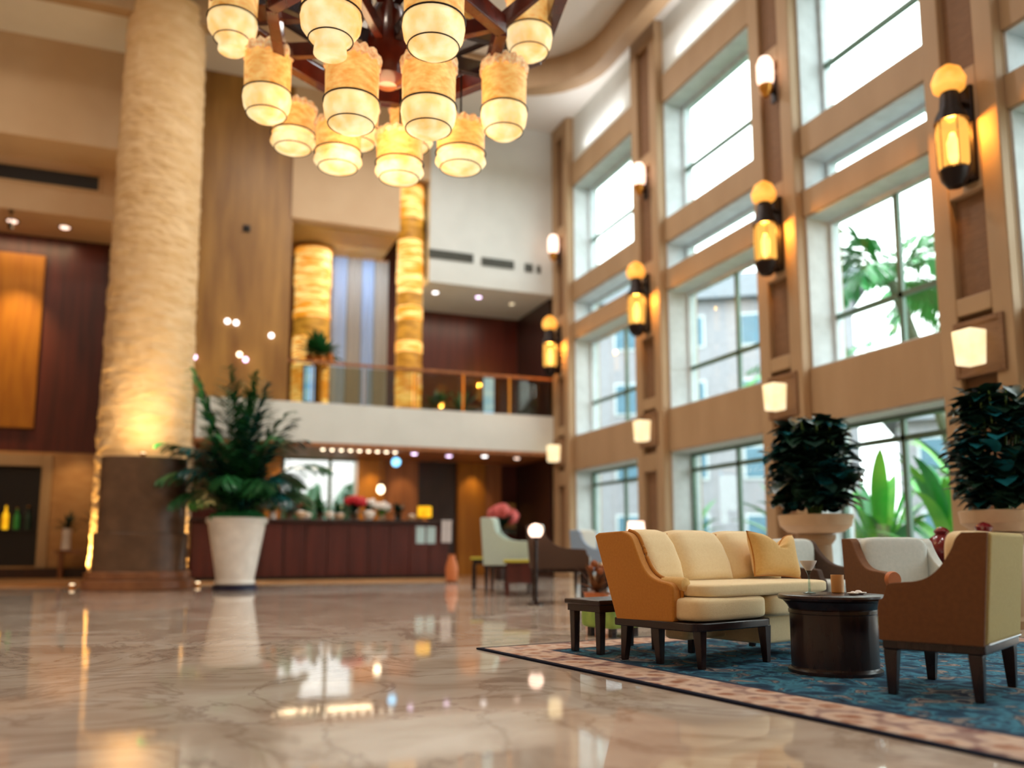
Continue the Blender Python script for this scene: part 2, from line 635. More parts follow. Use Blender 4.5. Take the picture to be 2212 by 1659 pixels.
def copy_tree(o, parent=None):
    c = o.copy()
    COL.objects.link(c)
    if parent:
        c.parent = parent
    for ch in o.children:
        copy_tree(ch, c)
    return c


def struct(mb, name, m, label, cat, **k):
    return tag(mb.build(name, m, None, **k), label, cat, None, 'structure')


# ================================================================== THE SETTING
XW = 9.85                       # face of the window wall
XG = 10.40                      # plane of the glass
BAYS = [(-1.4, 2.4), (3.4, 7.56), (8.70, 11.53), (12.66, 16.08), (17.24, 20.95)]
PILS = [(2.4, 3.4), (7.56, 8.70), (11.53, 12.66), (16.08, 17.24), (20.95, 22.0)]
ROWS = [(0.12, 2.90), (3.82, 6.52), (6.98, 7.62), (8.16, 10.95)]     # sill / head of the four windows of a bay
CEIL = 13.0

struct(MB().box(-13, -6, -0.2, 10.9, 26.2, 0), 'floor', 'marble', 'polished beige marble floor with brown veins across the lobby', 'floor')

# window wall: solid everywhere except the openings
wm = MB()
ys = [-6] + [v for b in BAYS for v in b] + [26.2]
for i in range(0, len(ys), 2):
    wm.box(XW, ys[i], 0, XG + 0.25, ys[i + 1], CEIL)
for (y0, y1) in BAYS:
    zs = [0] + [v for r in ROWS for v in r] + [11.6]
    for i in range(0, len(zs), 2):
        wm.box(XW, y0, zs[i], XG + 0.25, y1, zs[i + 1])
struct(wm, 'wall_right', 'tan_stone', 'tall tan stone window wall with four rows of openings', 'wall', smooth=0)
# white plaster frieze above the top beam, one panel per bay
fr = MB()
for (y0, y1) in BAYS:
    fr.box(XW + 0.06, y0, 11.6, XG + 0.25, y1, CEIL)
struct(fr, 'trim_1', 'plaster_white', 'white plaster frieze above the top row of windows', 'frieze', smooth=0)

n_p = 2
for k, (y0, y1) in enumerate(PILS):
    t = thing('trim_%d' % n_p, ['tan pilaster beyond the right edge of view', 'tan pilaster with recessed brown panels beside the right edge',
              'tan pilaster second from the right, behind the big potted shrub', 'tan pilaster third from the right, beside the far armchairs',
              'tan corner pilaster where the window wall meets the balcony'][k], 'pilaster', (XW, (y0 + y1) / 2, 0), 0, None, 'structure')
    n_p += 1
    h = (y1 - y0) / 2
    pr = 0.16
    m = MB()
    # rails and stiles around recessed panels
    m.box(-pr, -h, 0, 0, -h + 0.3, CEIL).box(-pr, h - 0.3, 0, 0, h, CEIL)
    zr = [(0, 0.35), (2.5, 2.9), (3.9, 4.15), (5.55, 7.3), (9.6, 9.9), (12.6, CEIL)]
    for (a, b) in zr:
        m.box(-pr, -h + 0.3, a, 0, h - 0.3, b)
    m.build('pilaster_frame', 'tan_stone', t, bevel=0.02)
    m = MB()
    for j in range(len(zr) - 1):
        m.box(-0.05, -h + 0.28, zr[j][1] - 0.02, 0.0, h - 0.28, zr[j + 1][0] + 0.02)
    m.build('recessed_panel', 'tan_panel', t)

for k, (y0, y1) in enumerate(BAYS[2:]):  # added strip fill lights that brighten the frieze and ceiling edge
    t = thing('strip_light', ['slim strip light on the beam above the nearest whole bay', 'slim strip light on the beam above the middle bay', 'slim strip light on the beam above the farthest bay'][k], 'strip light', (XW + 0.03, y0, 11.6), 0, 'strip lights on the top beam')
    MB().box(-0.03, 0.2, 0.0, 0.0, y1 - y0 - 0.2, 0.03).build('housing', 'chrome', t, smooth=0)
    MB().box(-0.028, 0.22, 0.03, -0.004, y1 - y0 - 0.22, 0.036).build('lens', 'lamp_cream', t, smooth=0)
    lamp('AREA', 'strip_beam', (XW - 0.14, (y0 + y1) / 2, 11.7), 20, (1.0, 0.98, 0.96), 0.2, size_y=2.2).rotation_euler = (PI, math.radians(-12), 0)

# windows
row_names = ['ground floor', 'middle', 'narrow transom', 'top']
wn = 1
for bi, (y0, y1) in enumerate(BAYS):
    where = ['in the bay beyond the view', 'at the right edge of the view', 'in the nearest whole bay', 'in the middle bay', 'in the farthest bay'][bi]
    for ri, (z0, z1) in enumerate(ROWS):
        t = thing('window_%d' % wn, '%s window %s of the tall wall' % (row_names[ri], where), 'window', (XG, y0, z0), 0, 'tall windows of the window wall', 'structure')
        wn += 1
        W, H = y1 - y0, z1 - z0
        # white lining of the deep reveal
        rv = MB()
        e = 0.035
        x_in = XW - XG + 0.05
        rv.box(x_in, 0, 0, 0.2, e, H).box(x_in, W - e, 0, 0.2, W, H)
        rv.box(x_in, e, H - e, 0.2, W - e, H).box(x_in, e, 0, 0.2, W - e, e)
        rv.build('reveal', 'reveal_white', t, smooth=0)
        fm = MB()
        s = 0.07
        fm.box(-0.04, e, e, 0.05, e + s, H - e).box(-0.04, W - e - s, e, 0.05, W - e, H - e)
        fm.box(-0.04, e + s, e, 0.05, W - e - s, e + s).box(-0.04, e + s, H - e - s, 0.05, W - e - s, H - e)
        fm.build('frame', 'mullion_green' if ri in (0,) else 'reveal_white', t, smooth=0)
        mu = MB()
        if ri == 0:
            mu.box(-0.03, W * 0.5 - 0.042, e, 0.04, W * 0.5 + 0.042, H - e).box(-0.03, e, H * 0.84, 0.04, W - e, H * 0.84 + 0.085)
        elif ri == 1:
            mu.box(-0.03, W * 0.46 - 0.042, e, 0.04, W * 0.46 + 0.042, H - e).box(-0.03, e, H * 0.33, 0.04, W - e, H * 0.33 + 0.085)
        elif ri == 3:
            mu.box(-0.03, e, H * 0.42, 0.04, W - e, H * 0.42 + 0.085)
        if mu.v:
            mu.build('mullion', 'mullion_green', t, smooth=0)
        MB().box(0.0, e, e, 0.012, W - e, H - e).build('pane', 'window_glass', t, smooth=0)

# ceiling: soffit with a long rounded opening, tan fascia, raised tray above
def arc(cx, cy, r, a0, a1, n=8):
    return [(cx + r * math.cos(math.radians(a0 + (a1 - a0) * i / n)), cy + r * math.sin(math.radians(a0 + (a1 - a0) * i / n))) for i in range(n + 1)]


hole = arc(7.0, 17.4, 2.0, 0, 90) + arc(-4.5, 17.4, 2.0, 90, 180) + arc(-4.5, 2.0, 2.0, 180, 270) + arc(7.0, 2.0, 2.0, 270, 360)
outer = []
for (hx, hy) in hole:                                   # matching point on the outer rectangle
    dx, dy = hx - 1.2, hy - 9.7
    sc_ = min((9.5 if dx > 0 else 14.2) / max(1e-6, abs(dx)), (16.5 if dy > 0 else 15.7) / max(1e-6, abs(dy)))
    outer.append((1.2 + dx * sc_, 9.7 + dy * sc_))
cm = MB()
n = len(hole)
vs = [(p[0], p[1], CEIL) for p in hole] + [(p[0], p[1], CEIL) for p in outer] + [(p[0], p[1], CEIL + 0.2) for p in hole] + [(p[0], p[1], CEIL + 0.2) for p in outer]
fs = []
for i in range(n):
    j = (i + 1) % n
    fs += [(i, j, n + j, n + i), (2 * n + j, 2 * n + i, 3 * n + i, 3 * n + j)]
cm.add(vs, fs)
# corner triangles of the outer rectangle
for (qx, qy) in ((10.7, 26.2), (-13.0, 26.2), (-13.0, -6.0), (10.7, -6.0)):
    pts = sorted(range(n), key=lambda i: (outer[i][0] - qx) ** 2 + (outer[i][1] - qy) ** 2)
    px = [i for i in pts if abs(outer[i][0] - qx) < 0.01][:1]
    py = [i for i in pts if abs(outer[i][1] - qy) < 0.01][:1]
    if px and py:
        cm.add([(qx, qy, CEIL), (outer[px[0]][0], outer[px[0]][1], CEIL), (outer[py[0]][0], outer[py[0]][1], CEIL)], [(0, 1, 2)])
cm.box(-13, -6, CEIL + 0.35, 10.7, 26.2, CEIL + 0.55)
ce = struct(cm, 'ceiling', 'plaster_ceiling', 'off white lobby ceiling with a long rounded recess', 'ceiling', smooth=0)
fa = MB()
vs = []
for z in (CEIL - 0.4, CEIL + 0.35):
    vs += [(p[0], p[1], z) for p in hole]
big = [((p[0] - 1.25) * 1.05 + 1.25, (p[1] - 9.7) * 1.035 + 9.7) for p in hole]
for z in (CEIL - 0.4, CEIL + 0.02):
    vs += [(p[0], p[1], z) for p in big]
fs = []
for i in range(n):
    j = (i + 1) % n
    fs += [(i, j, n + j, n + i), (2 * n + j, 2 * n + i, 3 * n + i, 3 * n + j), (j, i, 2 * n + i, 2 * n + j)]
fa.add(vs, fs)
struct(fa, 'trim_20', 'tan_stone', 'tan curved fascia band around the ceiling recess', 'ceiling trim', smooth=50)
for (lx, ly) in CEIL_FILLS:  # brass rings dressing the added ceiling fill lights
    t = thing('ceiling_lamp', 'round recessed lamp in the lobby ceiling above the view', 'ceiling light', (lx, ly, CEIL + 0.35), 0, 'recessed ceiling lamps')
    MB().lathe([(0.62, -0.06), (0.72, -0.04), (0.72, 0.02), (0.6, 0.02)], 32).build('trim_ring', 'brass', t)

# far and left walls
bw = MB()
bw.box(-13, 25.2, 0, 0.2, 25.5, CEIL)                              # wall behind the left lounge
bw.box(0.0, 25.0, 0, 2.6, 25.3, 4.2).box(4.75, 25.0, 0, 10.6, 25.3, 4.2)    # under the balcony, either side of its window
bw.box(2.6, 25.0, 0, 4.75, 25.3, 1.2).box(2.6, 25.0, 3.42, 4.75, 25.3, 4.2)
bw.box(0.0, 24.9, 4.2, 10.6, 25.3, CEIL)
struct(bw, 'wall_back', 'red_wood', 'dark red timber back wall behind balcony and bar', 'wall', smooth=0)
struct(MB().box(-13.2, -6, 0, -13, 26.2, CEIL + 1.2), 'wall_left', 'plaster_beige', 'beige plaster wall on the left of the lobby', 'wall', smooth=0)
struct(MB().box(-13, -6.2, 0, 10.6, -6, CEIL + 1.2), 'wall_front', 'plaster_beige', 'beige plaster wall behind the camera', 'wall', smooth=0)

# bulkheads over the balcony and over the left lounge
struct(MB().box(6.02, 22.0, 8.05, XW, 22.35, CEIL).box(6.02, 22.35, 8.05, XW, 24.9, 8.25), 'trim_21', 'plaster_white', 'white bulkhead over the balcony carrying the air grilles', 'bulkhead', smooth=0)
struct(MB().box(2.3, 22.0, 9.35, 5.18, 22.35, CEIL).box(5.18, 22.0, 10.95, 6.02, 22.35, CEIL), 'trim_22', 'plaster_beige', 'beige bulkhead between the onyx panel and the gold pillar', 'bulkhead', smooth=0)
struct(MB().box(2.3, 22.35, 9.3, 5.2, 24.9, 9.5), 'trim_23', 'plaster_gold', 'gold soffit under the beige bulkhead', 'soffit', smooth=0)
struct(MB().box(-13, 22.0, 10.47, -1.6, 22.3, CEIL).box(-13, 22.3, 10.47, -1.6, 25.2, 10.67), 'trim_24', 'plaster_beige', 'tan bulkhead at upper left beside the round column', 'bulkhead', smooth=0)
struct(MB().box(-13, 23.3, 9.11, -1.6, 25.2, 10.47), 'trim_25', 'plaster_beige', 'lower tan bulkhead at left with the long air slot', 'bulkhead', smooth=0)
struct(MB().box(-1.6, 22.2, 0, 0.2, 25.2, CEIL), 'trim_26', 'plaster_beige', 'tan wall pier behind the round column', 'pier', smooth=0)
struct(MB().box(-0.6, 22.05, 4.5, 2.34, 22.4, CEIL), 'trim_27', 'onyx', 'tall polished golden onyx wall panel behind the lanterns', 'wall panel', smooth=0)
# balcony
struct(MB().box(0.2, 22.0, 3.48, XW, 22.3, 4.5).box(0.2, 22.3, 3.5, XW, 24.9, 4.3), 'trim_28', 'plaster_white', 'long white balcony front above the bar', 'balcony', smooth=0)
struct(MB().box(0.2, 22.0, 3.38, XW, 25.0, 3.48), 'trim_29', 'brown_wood', 'warm brown ceiling underneath the balcony', 'soffit', smooth=0)
struct(MB().box(-13, 20.9, 0, XW - 3.2, 25.2, 0.05), 'trim_30', 'travertine', 'tan stone step running in front of the bar', 'step', smooth=0)
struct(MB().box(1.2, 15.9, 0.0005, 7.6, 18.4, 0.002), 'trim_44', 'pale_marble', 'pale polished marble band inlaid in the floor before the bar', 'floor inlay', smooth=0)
# dark timber returning along the window wall past the balcony
struct(MB().box(XW - 0.12, 22.32, 0.0, XW - 0.02, 24.95, 3.36).box(XW - 0.12, 22.32, 4.32, XW - 0.02, 24.9, 8.03), 'trim_31', 'dark_wood', 'dark timber lining at the far end of the window wall', 'panelling', smooth=0)

# travertine dado with the dark niche at far left
tv = MB()
tv.box(-13, 25.0, 0, -5.6, 25.2, 3.28).box(-3.44, 25.0, 0, -1.6, 25.2, 3.28).box(-5.6, 25.0, 2.95, -3.44, 25.2, 3.28).box(-5.6, 25.0, 0, -3.44, 25.2, 0.34)
struct(tv, 'trim_32', 'travertine', 'tan travertine wall base at far left around the dark niche', 'wall panel', smooth=0)
struct(MB().box(-3.44, 24.94, 0.3, -3.2, 25.0, 3.2).box(-5.8, 24.94, 2.9, -3.44, 25.0, 3.2), 'trim_33', 'tan_stone', 'pale stone surround of the dark niche', 'trim', smooth=0, bevel=0.01)
struct(MB().box(-13, 24.7, 0.05, -1.6, 25.0, 0.3), 'trim_34', 'dark_wood', 'dark plinth along the foot of the travertine wall', 'plinth', smooth=0)
gp = struct(MB().box(-4.85, 25.08, 3.9, -3.72, 25.2, 8.55), 'trim_35', 'gold_panel', 'tall gold panel lit from above on the dark timber wall at left', 'wall panel', bevel=0.01)
struct(MB().box(-3.2, 25.1, 3.3, -2.2, 25.2, 8.9), 'trim_36', 'red_wood', 'dark red timber panel right of the gold panel', 'wall panel', smooth=0)
# bar back wall panels
struct(MB().box(2.1, 24.6, 0, 2.52, 25.0, 3.38), 'trim_37', 'gold_panel', 'orange gold pillar left of the bar window', 'pillar', bevel=0.02)
struct(MB().box(4.66, 24.5, 0, 5.45, 25.0, 3.38), 'trim_38', 'gold_panel', 'broad gold pillar right of the bar window', 'pillar', bevel=0.02)
struct(MB().box(5.45, 24.7, 0, 6.5, 25.0, 3.38), 'trim_39', 'brown_wood', 'brown timber panel beside the gold pillar of the bar', 'wall panel', smooth=0)
struct(MB().box(6.5, 24.75, 0, 7.7, 25.0, 3.38), 'trim_40', 'dark_wood', 'near black panel at the middle of the bar wall', 'wall panel', smooth=0)
struct(MB().box(7.7, 24.6, 0, 8.58, 25.0, 3.38), 'trim_41', 'gold_panel', 'gold panel lit from above right of the bar', 'wall panel', bevel=0.02)
struct(MB().box(8.58, 24.65, 0, 9.1, 25.0, 3.38), 'trim_42', 'brown_wood', 'narrow brown timber strip beside the lit gold panel', 'wall panel', smooth=0)
# the window behind the bar
t = thing('window_30', 'bright window behind the bar looking onto greenery', 'window', (2.6, 25.1, 1.2), 0, None, 'structure')
fm = MB()
fm.box(0, 0, 0, 0.08, 0.12, 2.22).box(2.07, 0, 0, 2.15, 0.12, 2.22).box(0.08, 0, 0, 2.07, 0.12, 0.08).box(0.08, 0, 2.14, 2.07, 0.12, 2.22).box(1.32, 0.02, 0.08, 1.42, 0.1, 2.14)
fm.build('frame', 'mullion_green', t, smooth=0)
MB().box(0.08, 0.05, 0.08, 2.07, 0.062, 2.14).build('pane', 'window_glass', t, smooth=0)

# air grilles
def grille(name, label, x0, x1, y, z0, z1, nsl, group=None):
    t = thing(name, label, 'air grille', (x0, y, z0), 0, group)
    W, H = x1 - x0, z1 - z0
    MB().box(0, -0.03, 0, W, 0.0, 0.03).box(0, -0.03, H - 0.03, W, 0, H).box(0, -0.03, 0.03, 0.03, 0, H - 0.03).box(W - 0.03, -0.03, 0.03, W, 0, H - 0.03).build('frame', 'grille', t, smooth=0)
    MB().box(0.03, -0.012, 0.03, W - 0.03, 0, H - 0.03).build('backing', 'black', t, smooth=0)
    for i in range(nsl):
        z = 0.04 + (H - 0.08) * (i + 0.5) / nsl
        MB().box(0.03, -0.028, z - 0.012, W - 0.03, -0.012, z + 0.012).build('slat', 'grille', t, smooth=0)


grille('air_grille', 'long air grille on the white bulkhead, leftmost of the row', 5.98, 7.28, 22.0, 8.72, 8.97, 4, 'air grilles over the balcony')
grille('air_grille', 'medium air grille in the middle of the white bulkhead row', 7.52, 8.5, 22.0, 8.68, 8.92, 4, 'air grilles over the balcony')
grille('air_grille', 'small square air grille near the corner pilaster', 8.83, 9.08, 22.0, 8.66, 8.9, 4, 'air grilles over the balcony')
grille('air_grille', 'tiny narrow air grille at the right end of the bulkhead row', 9.2, 9.32, 22.0, 8.66, 8.88, 3, 'air grilles over the balcony')
t = thing('air_slot', 'long black air slot in the tan bulkhead at upper left', 'air grille', (-8.0, 23.3, 9.8), 0)
MB().box(0, -0.04, 0, 5.7, 0.0, 0.46).build('frame', 'plaster_beige', t, bevel=0.02)
MB().box(0.08, -0.05, 0.05, 5.62, -0.04, 0.41).build('opening', 'black', t, smooth=0)

# ceiling and soffit downlights
def downlight(x, y, z, label, m='bulb_white', r=0.085, group='downlights in the soffits', name='downlight'):
    t = thing(name, label, 'downlight', (x, y, z), 0, group)
    MB().lathe([(r * 1.45, -0.012), (r * 1.5, 0), (r * 1.05, 0), (r * 1.05, -0.012)], 20, cap=False).build('trim_ring', 'chrome', t)
    MB().lathe([(r * 0.3, -0.045), (r * 0.8, -0.035), (r, -0.01), (r, 0.0)], 16).build('bulb', m, t)


downlight(6.45, 22.9, 8.05, 'white downlight in the soffit under the white bulkhead, left one')
downlight(7.75, 22.9, 8.05, 'small pinkish downlight in the soffit under the white bulkhead', 'bulb_violet')
downlight(8.9, 23.2, 8.05, 'faint downlight in the bulkhead soffit nearest the window wall', 'lamp_cream')
for i, (x, y) in enumerate([(-3.2, 24.2), (-4.4, 24.2)]):
    downlight(x, y, 9.11, ['warm downlight under the left bulkhead nearer the column', 'warm downlight under the left bulkhead at the left edge'][i], 'lamp_pink', 0.12)
downlight(7.85, 22.6, 3.38, 'white downlight under the balcony above the lit gold panel', 'bulb_white')
downlight(6.9, 22.9, 3.38, 'violet downlight under the middle of the balcony', 'bulb_violet')
downlight(8.9, 22.8, 3.38, 'orange downlight under the balcony near the window wall', 'lamp_pink')
downlight(5.85, 22.7, 3.38, 'pale violet downlight under the balcony beside the blue lamp', 'bulb_violet')
for i in range(9):
    downlight(3.35 + i * 0.24, 22.5, 3.38, 'small warm bulb under the balcony front, %s of the row of nine' % ['leftmost', 'second from the left', 'third from the left', 'fourth from the left', 'middle one', 'fourth from the right', 'third from the right', 'second from the right', 'rightmost'][i], 'bulb_warm', 0.05, 'row of bulbs under the balcony', 'small_downlight')
# two hanging lamps over the bar
t = thing('pendant_lamp', 'glowing warm pendant bulb hanging over the bar', 'pendant lamp', (5.05, 23.2, 2.42))
MB().lathe([(0.012, 0.22), (0.012, 0.96)], 8).build('cord', 'iron', t)
MB().lathe([(0.03, 0.22), (0.07, 0.2), (0.08, 0.1)], 16).build('cap', 'iron', t)
MB().lathe([(0.01, -0.14), (0.08, -0.1), (0.105, -0.02), (0.08, 0.06), (0.05, 0.11)], 16).build('bulb', 'bulb_warm', t)
t = thing('pendant_lamp', 'round blue pendant lamp under the balcony front', 'pendant lamp', (5.3, 22.5, 3.1))
MB().lathe([(0.01, 0.1), (0.01, 0.28)], 8).build('cord', 'iron', t)
MB().ball((0, 0, 0), 0.12).build('globe', 'bulb_blue', t)

# ================================================================== COLUMN
colx, coly = -0.82, 19.9
t = thing('round_column', 'huge round column clad in rough golden plaster at left', 'column', (colx, coly, 0))


def col_fn(u, v):
    a = 2 * PI * u
    z = v * CEIL
    r = 0.965 - 0.135 * v
    q = Vector((math.cos(a) * 1.3, math.sin(a) * 1.3, z * 3.6))
    d = 0.026 * noise.noise(q * 1.3) + 0.026 * noise.noise(q * 3.1 + Vector((5, 2, 1))) + 0.014 * noise.noise(q * 7)
    return ((r + d) * math.cos(a), (r + d) * math.sin(a), z)


mat('column_plaster', (214, 176, 124), 0.8, col2=(232, 200, 156), scale=2.2, stretch=(1, 1, 3), bump=0.6, bump_scale=6, contrast=(0.3, 0.7))
MB().grid(col_fn, 120, 420, wrap=True).build('shaft', 'column_plaster', t, smooth=80)
MB().lathe([(1.06, 0.0), (1.06, 0.1), (1.03, 0.12), (1.03, 0.3)], 48).build('base_ring', 'step_stone', t)
# dark stone podium in front of the column
t = thing('stone_podium', 'dark brown curved stone podium in front of the round column', 'podium', (colx + 0.09, coly - 1.43, 0))
half = [(0.8 * math.cos(math.radians(a)), 0.42 * math.sin(math.radians(a)) - 0.05) for a in range(180, 361, 10)]
up = [(x, y) for x, y in half]
MB().prism(up + [(0.8, 0.3), (-0.8, 0.3)], 'z', 0.42, 2.58).build('body', 'dark_stone', t, bevel=0.02)
lo = [(x * 1.08, y * 1.08) for x, y in half]
MB().prism(lo + [(0.86, 0.32), (-0.86, 0.32)], 'z', 0.18, 1.1).build('skirting', 'dark_stone', t, bevel=0.02)
st = [(x * 1.28, y * 1.25) for x, y in half]
MB().prism(st + [(1.02, 0.2), (-1.02, 0.2)], 'z', 0.0, 0.2).build('step', 'step_stone', t, bevel=0.02)
st = [(x * 1.18, y * 1.15) for x, y in half]
MB().prism(st + [(0.94, 0.25), (-0.94, 0.25)], 'z', 0.2, 0.36).build('upper_step', 'step_stone', t, bevel=0.02)
# uplights that wash the shaft
for k, (dx, dy) in enumerate([(-1.2, -0.25), (0.05, -1.72), (1.2, -0.1)]):
    lx, ly = colx + dx, coly + dy
    zb = 2.62 if k == 1 else 0.32
    t = thing('uplight', ['small brass uplight left of the round column', 'small brass uplight on top of the dark podium', 'small brass uplight right of the round column'][k], 'uplight', (lx, ly, zb - (0.32 if k != 1 else 0.04)))
    MB().lathe([(0.045, 0.0), (0.055, 0.02), (0.055, 0.07)], 20).build('housing', 'brass', t)
    MB().lathe([(0.045, 0.07), (0.04, 0.08)], 20).build('lens', 'bulb_warm', t)
    if k == 1:
        lamp('AREA', 'uplight_beam', (colx, coly - 2.0, zb + 0.1), 65, (1.0, 0.72, 0.38), 0.5, (colx, coly - 1.0, 12.0))
    else:
        lamp('SPOT', 'uplight_beam', (lx, ly, 0.2), 640 if k == 0 else 300, (1.0, 0.62, 0.2), 0.08, (colx, coly, 6.5), 80, 0.9)

# ================================================================== POTTED PALM
t = thing('potted_palm', 'large palm in a white tapered pot beside the round column', 'potted plant', (1.02, 17.75, 0))
MB().lathe([(0.42, 0.0), (0.42, 0.09), (0.38, 0.1)], 32).build('saucer', 'navy', t)
MB().lathe([(0.36, 0.1), (0.385, 0.12), (0.385, 0.16), (0.36, 0.2), (0.545, 1.28), (0.585, 1.3), (0.585, 1.39), (0.55, 1.4), (0.53, 1.32)], 40).build('pot', 'white_ceramic', t, smooth=40)
MB().ball((0, 0, 1.35), 0.52, 24, 12, sz=0.45, bumpy=0.35).build('moss', 'moss', t)
rnd = random.Random(3)


def frond(mb, base, az, el, length, droop, nl=22, ll=0.55, lw=0.055):
    p = Vector(base)
    d = Vector((math.cos(az) * math.cos(el), math.sin(az) * math.cos(el), math.sin(el)))
    pts, dirs = [p.copy()], [d.copy()]
    seg = nl
    for i in range(seg):
        d = (d + Vector((0, 0, -droop / seg * (0.3 + 1.4 * i / seg)))).normalized()
        p = p + d * (length / seg)
        pts.append(p.copy())
        dirs.append(d.copy())
    mb.tube(pts, [0.016 * (1 - 0.8 * i / seg) for i in range(seg + 1)], 5)
    for i in range(3, seg + 1):
        tt = i / seg
        d = dirs[i]
        s = d.cross(Vector((0, 0, 1)))
        if s.length < 0.05:
            s = Vector((1, 0, 0))
        s.normalize()
        L = ll * math.sin(PI * (0.15 + 0.8 * tt)) ** 0.7
        for sg in (-1, 1):
            ld = (d * 0.9 + s * sg * 0.72 + s.cross(d) * (-0.22 + 0.25 * math.sin(i * 1.7 + sg)) + Vector((0, 0, -0.12 * tt))).normalized()
            mb.leaf(pts[i], ld, L, lw * 1.3, 0.55, 4, 0.1)


for k in range(46):
    az = k * 2.399 + rnd.uniform(-0.2, 0.2)
    tier = k % 5
    el = math.radians([82, 76, 68, 60, 52][tier] + rnd.uniform(-4, 4))
    mb = MB()
    frond(mb, (rnd.uniform(-.2, .2), rnd.uniform(-.2, .2), 1.4), az, el, [2.75, 2.5, 2.25, 2.0, 1.75][tier] * rnd.uniform(0.85, 1.08), [0.8, 1.3, 1.7, 2.0, 2.0][tier], 28, 0.66, 0.058)
    mb.build('frond', 'leaf_palm' if k % 3 else 'leaf_teal', t, smooth=80)

# ================================================================== BAR COUNTER
t = thing('bar_counter', 'long dark red timber bar counter under the balcony', 'bar counter', (0.2, 21.5, 0.05))
MB().box(0, 0.0, 0, 6.3, 0.75, 1.38).build('body', 'red_wood', t, bevel=0.01)
for i in range(12):
    MB().box(0.05 + i * 0.52, -0.03, 0.08, 0.53 + i * 0.52, 0.0, 1.34).build('front_panel', 'red_wood', t, bevel=0.008)
MB().box(-0.08, -0.12, 1.38, 6.42, 0.85, 1.46).build('worktop', 'dark_wood', t, bevel=0.012)
MB().box(0, -0.02, 0, 6.3, 0.0, 0.07).build('kick_plate', 'black', t)
CT = 1.511      # height of the worktop above the floor


def bouquet(name, label, cat, x, y, z, petals, leafm, r=0.2, h=0.3, potm='dark_stone', nfl=9, group=None, seed=0, pot_r=0.09, pot_h=0.18):
    rr = random.Random(seed)
    t = thing(name, label, cat, (x, y, z), 0, group)
    MB().lathe([(pot_r * 0.7, 0), (pot_r, 0.02), (pot_r * 0.85, pot_h * 0.6), (pot_r * 1.1, pot_h)], 20).build('vase', potm, t)
    lm = MB()
    for i in range(26):
        a, e = rr.uniform(0, 2 * PI), rr.uniform(0.1, 1.4)
        lm.leaf((0, 0, pot_h), (math.cos(a) * math.cos(e), math.sin(a) * math.cos(e), math.sin(e)), rr.uniform(0.6, 1.1) * h, 0.3 * r + 0.03, 0.5, 4)
    lm.build('foliage', leafm, t, smooth=80)
    if petals:
        for i in range(nfl):
            a, e = i * 2.399, rr.uniform(0.25, 1.45)
            k = rr.uniform(0.75, 1.0)
            MB().ball((math.cos(a) * math.cos(e) * r * k, math.sin(a) * math.cos(e) * r * k, pot_h + h * 0.35 + math.sin(e) * h * 0.55 * k), r * 0.36, 10, 7, bumpy=0.5).build('flower', petals, t)
    return t


bouquet('flower_vase', 'red flowers in a dark vase on the bar counter', 'flowers', 4.1, 21.95, CT, 'petal_red', 'leaf_dark', 0.3, 0.42, 'dark_stone', 11, seed=1, pot_r=0.12)
bouquet('flower_vase', 'white and pink blooms at the left end of the bar', 'flowers', 2.1, 22.05, CT, 'petal_pink', 'leaf_palm', 0.25, 0.6, 'white_ceramic', 10, seed=2)
bouquet('potted_plant', 'dark bushy plant on the bar beside the brown panel', 'potted plant', 5.25, 21.95, CT, None, 'leaf_dark', 0.25, 0.36, 'black', 0, seed=3)
bouquet('potted_plant', 'green leafy plant on the bar in front of the bright window', 'potted plant', 3.25, 22.05, CT, None, 'leaf_palm', 0.3, 0.42, 'dark_stone', 0, seed=4)
bouquet('flower_vase', 'orange and red blooms rising behind the potted palm', 'flowers', 1.5, 22.1, CT, 'petal_orange', 'leaf_palm', 0.35, 0.95, 'white_ceramic', 12, seed=5)
bouquet('potted_plant', 'small dark green plant on the bar left of the white cups', 'potted plant', 2.5, 22.0, CT, None, 'leaf_dark', 0.2, 0.3, 'dark_stone', 0, seed=8)
bouquet('flower_vase', 'pale green and white flowers lying along the bar', 'flowers', 4.85, 22.05, CT, 'petal_white', 'leaf_bright', 0.25, 0.26, 'cream_ceramic', 9, seed=6)


def cup(x, y, z, s, m, label, group):
    t = thing('bowl', label, 'bowl', (x, y, z), 0, group)
    MB().lathe([(0.04 * s, 0), (0.05 * s, 0.01 * s), (0.1 * s, 0.08 * s), (0.115 * s, 0.13 * s), (0.108 * s, 0.13 * s), (0.09 * s, 0.07 * s), (0.03 * s, 0.03 * s)], 24).build('vessel', m, t)
    MB().ball((0, 0, 0.11 * s), 0.085 * s, 12, 8, sz=0.6, bumpy=0.4).build('filling', 'petal_white' if m != 'petal_white' else 'leaf_palm', t)


for i, (x, s) in enumerate([(2.72, 1.3), (2.88, 1.0), (3.42, 1.2), (3.68, 1.0), (4.4, 1.5), (5.5, 1.0)]):
    cup(x, 21.52, CT, s, ['cream_ceramic', 'white_ceramic', 'white_ceramic', 'cream_ceramic', 'white_ceramic', 'cream_ceramic'][i],
        ['cream bowl beside the small dark plant on the bar', 'small white bowl on the bar, second from the left', 'white bowl on the bar right of the green leafy plant',
         'small cream bowl just left of the red flowers', 'big white bowl just right of the red flowers on the bar', 'cream bowl right of the dark bushy plant on the bar'][i], 'bowls on the bar counter')
bouquet('flower_vase', 'low pink blooms on the bar beside the green leafy plant', 'flowers', 2.86, 22.05, CT, 'petal_pink', 'leaf_palm', 0.16, 0.3, 'white_ceramic', 7, seed=51)
bouquet('potted_plant', 'trailing green plant on the bar left of the red flowers', 'potted plant', 3.7, 22.0, CT, None, 'leaf_palm', 0.3, 0.3, 'cream_ceramic', 0, seed=52)
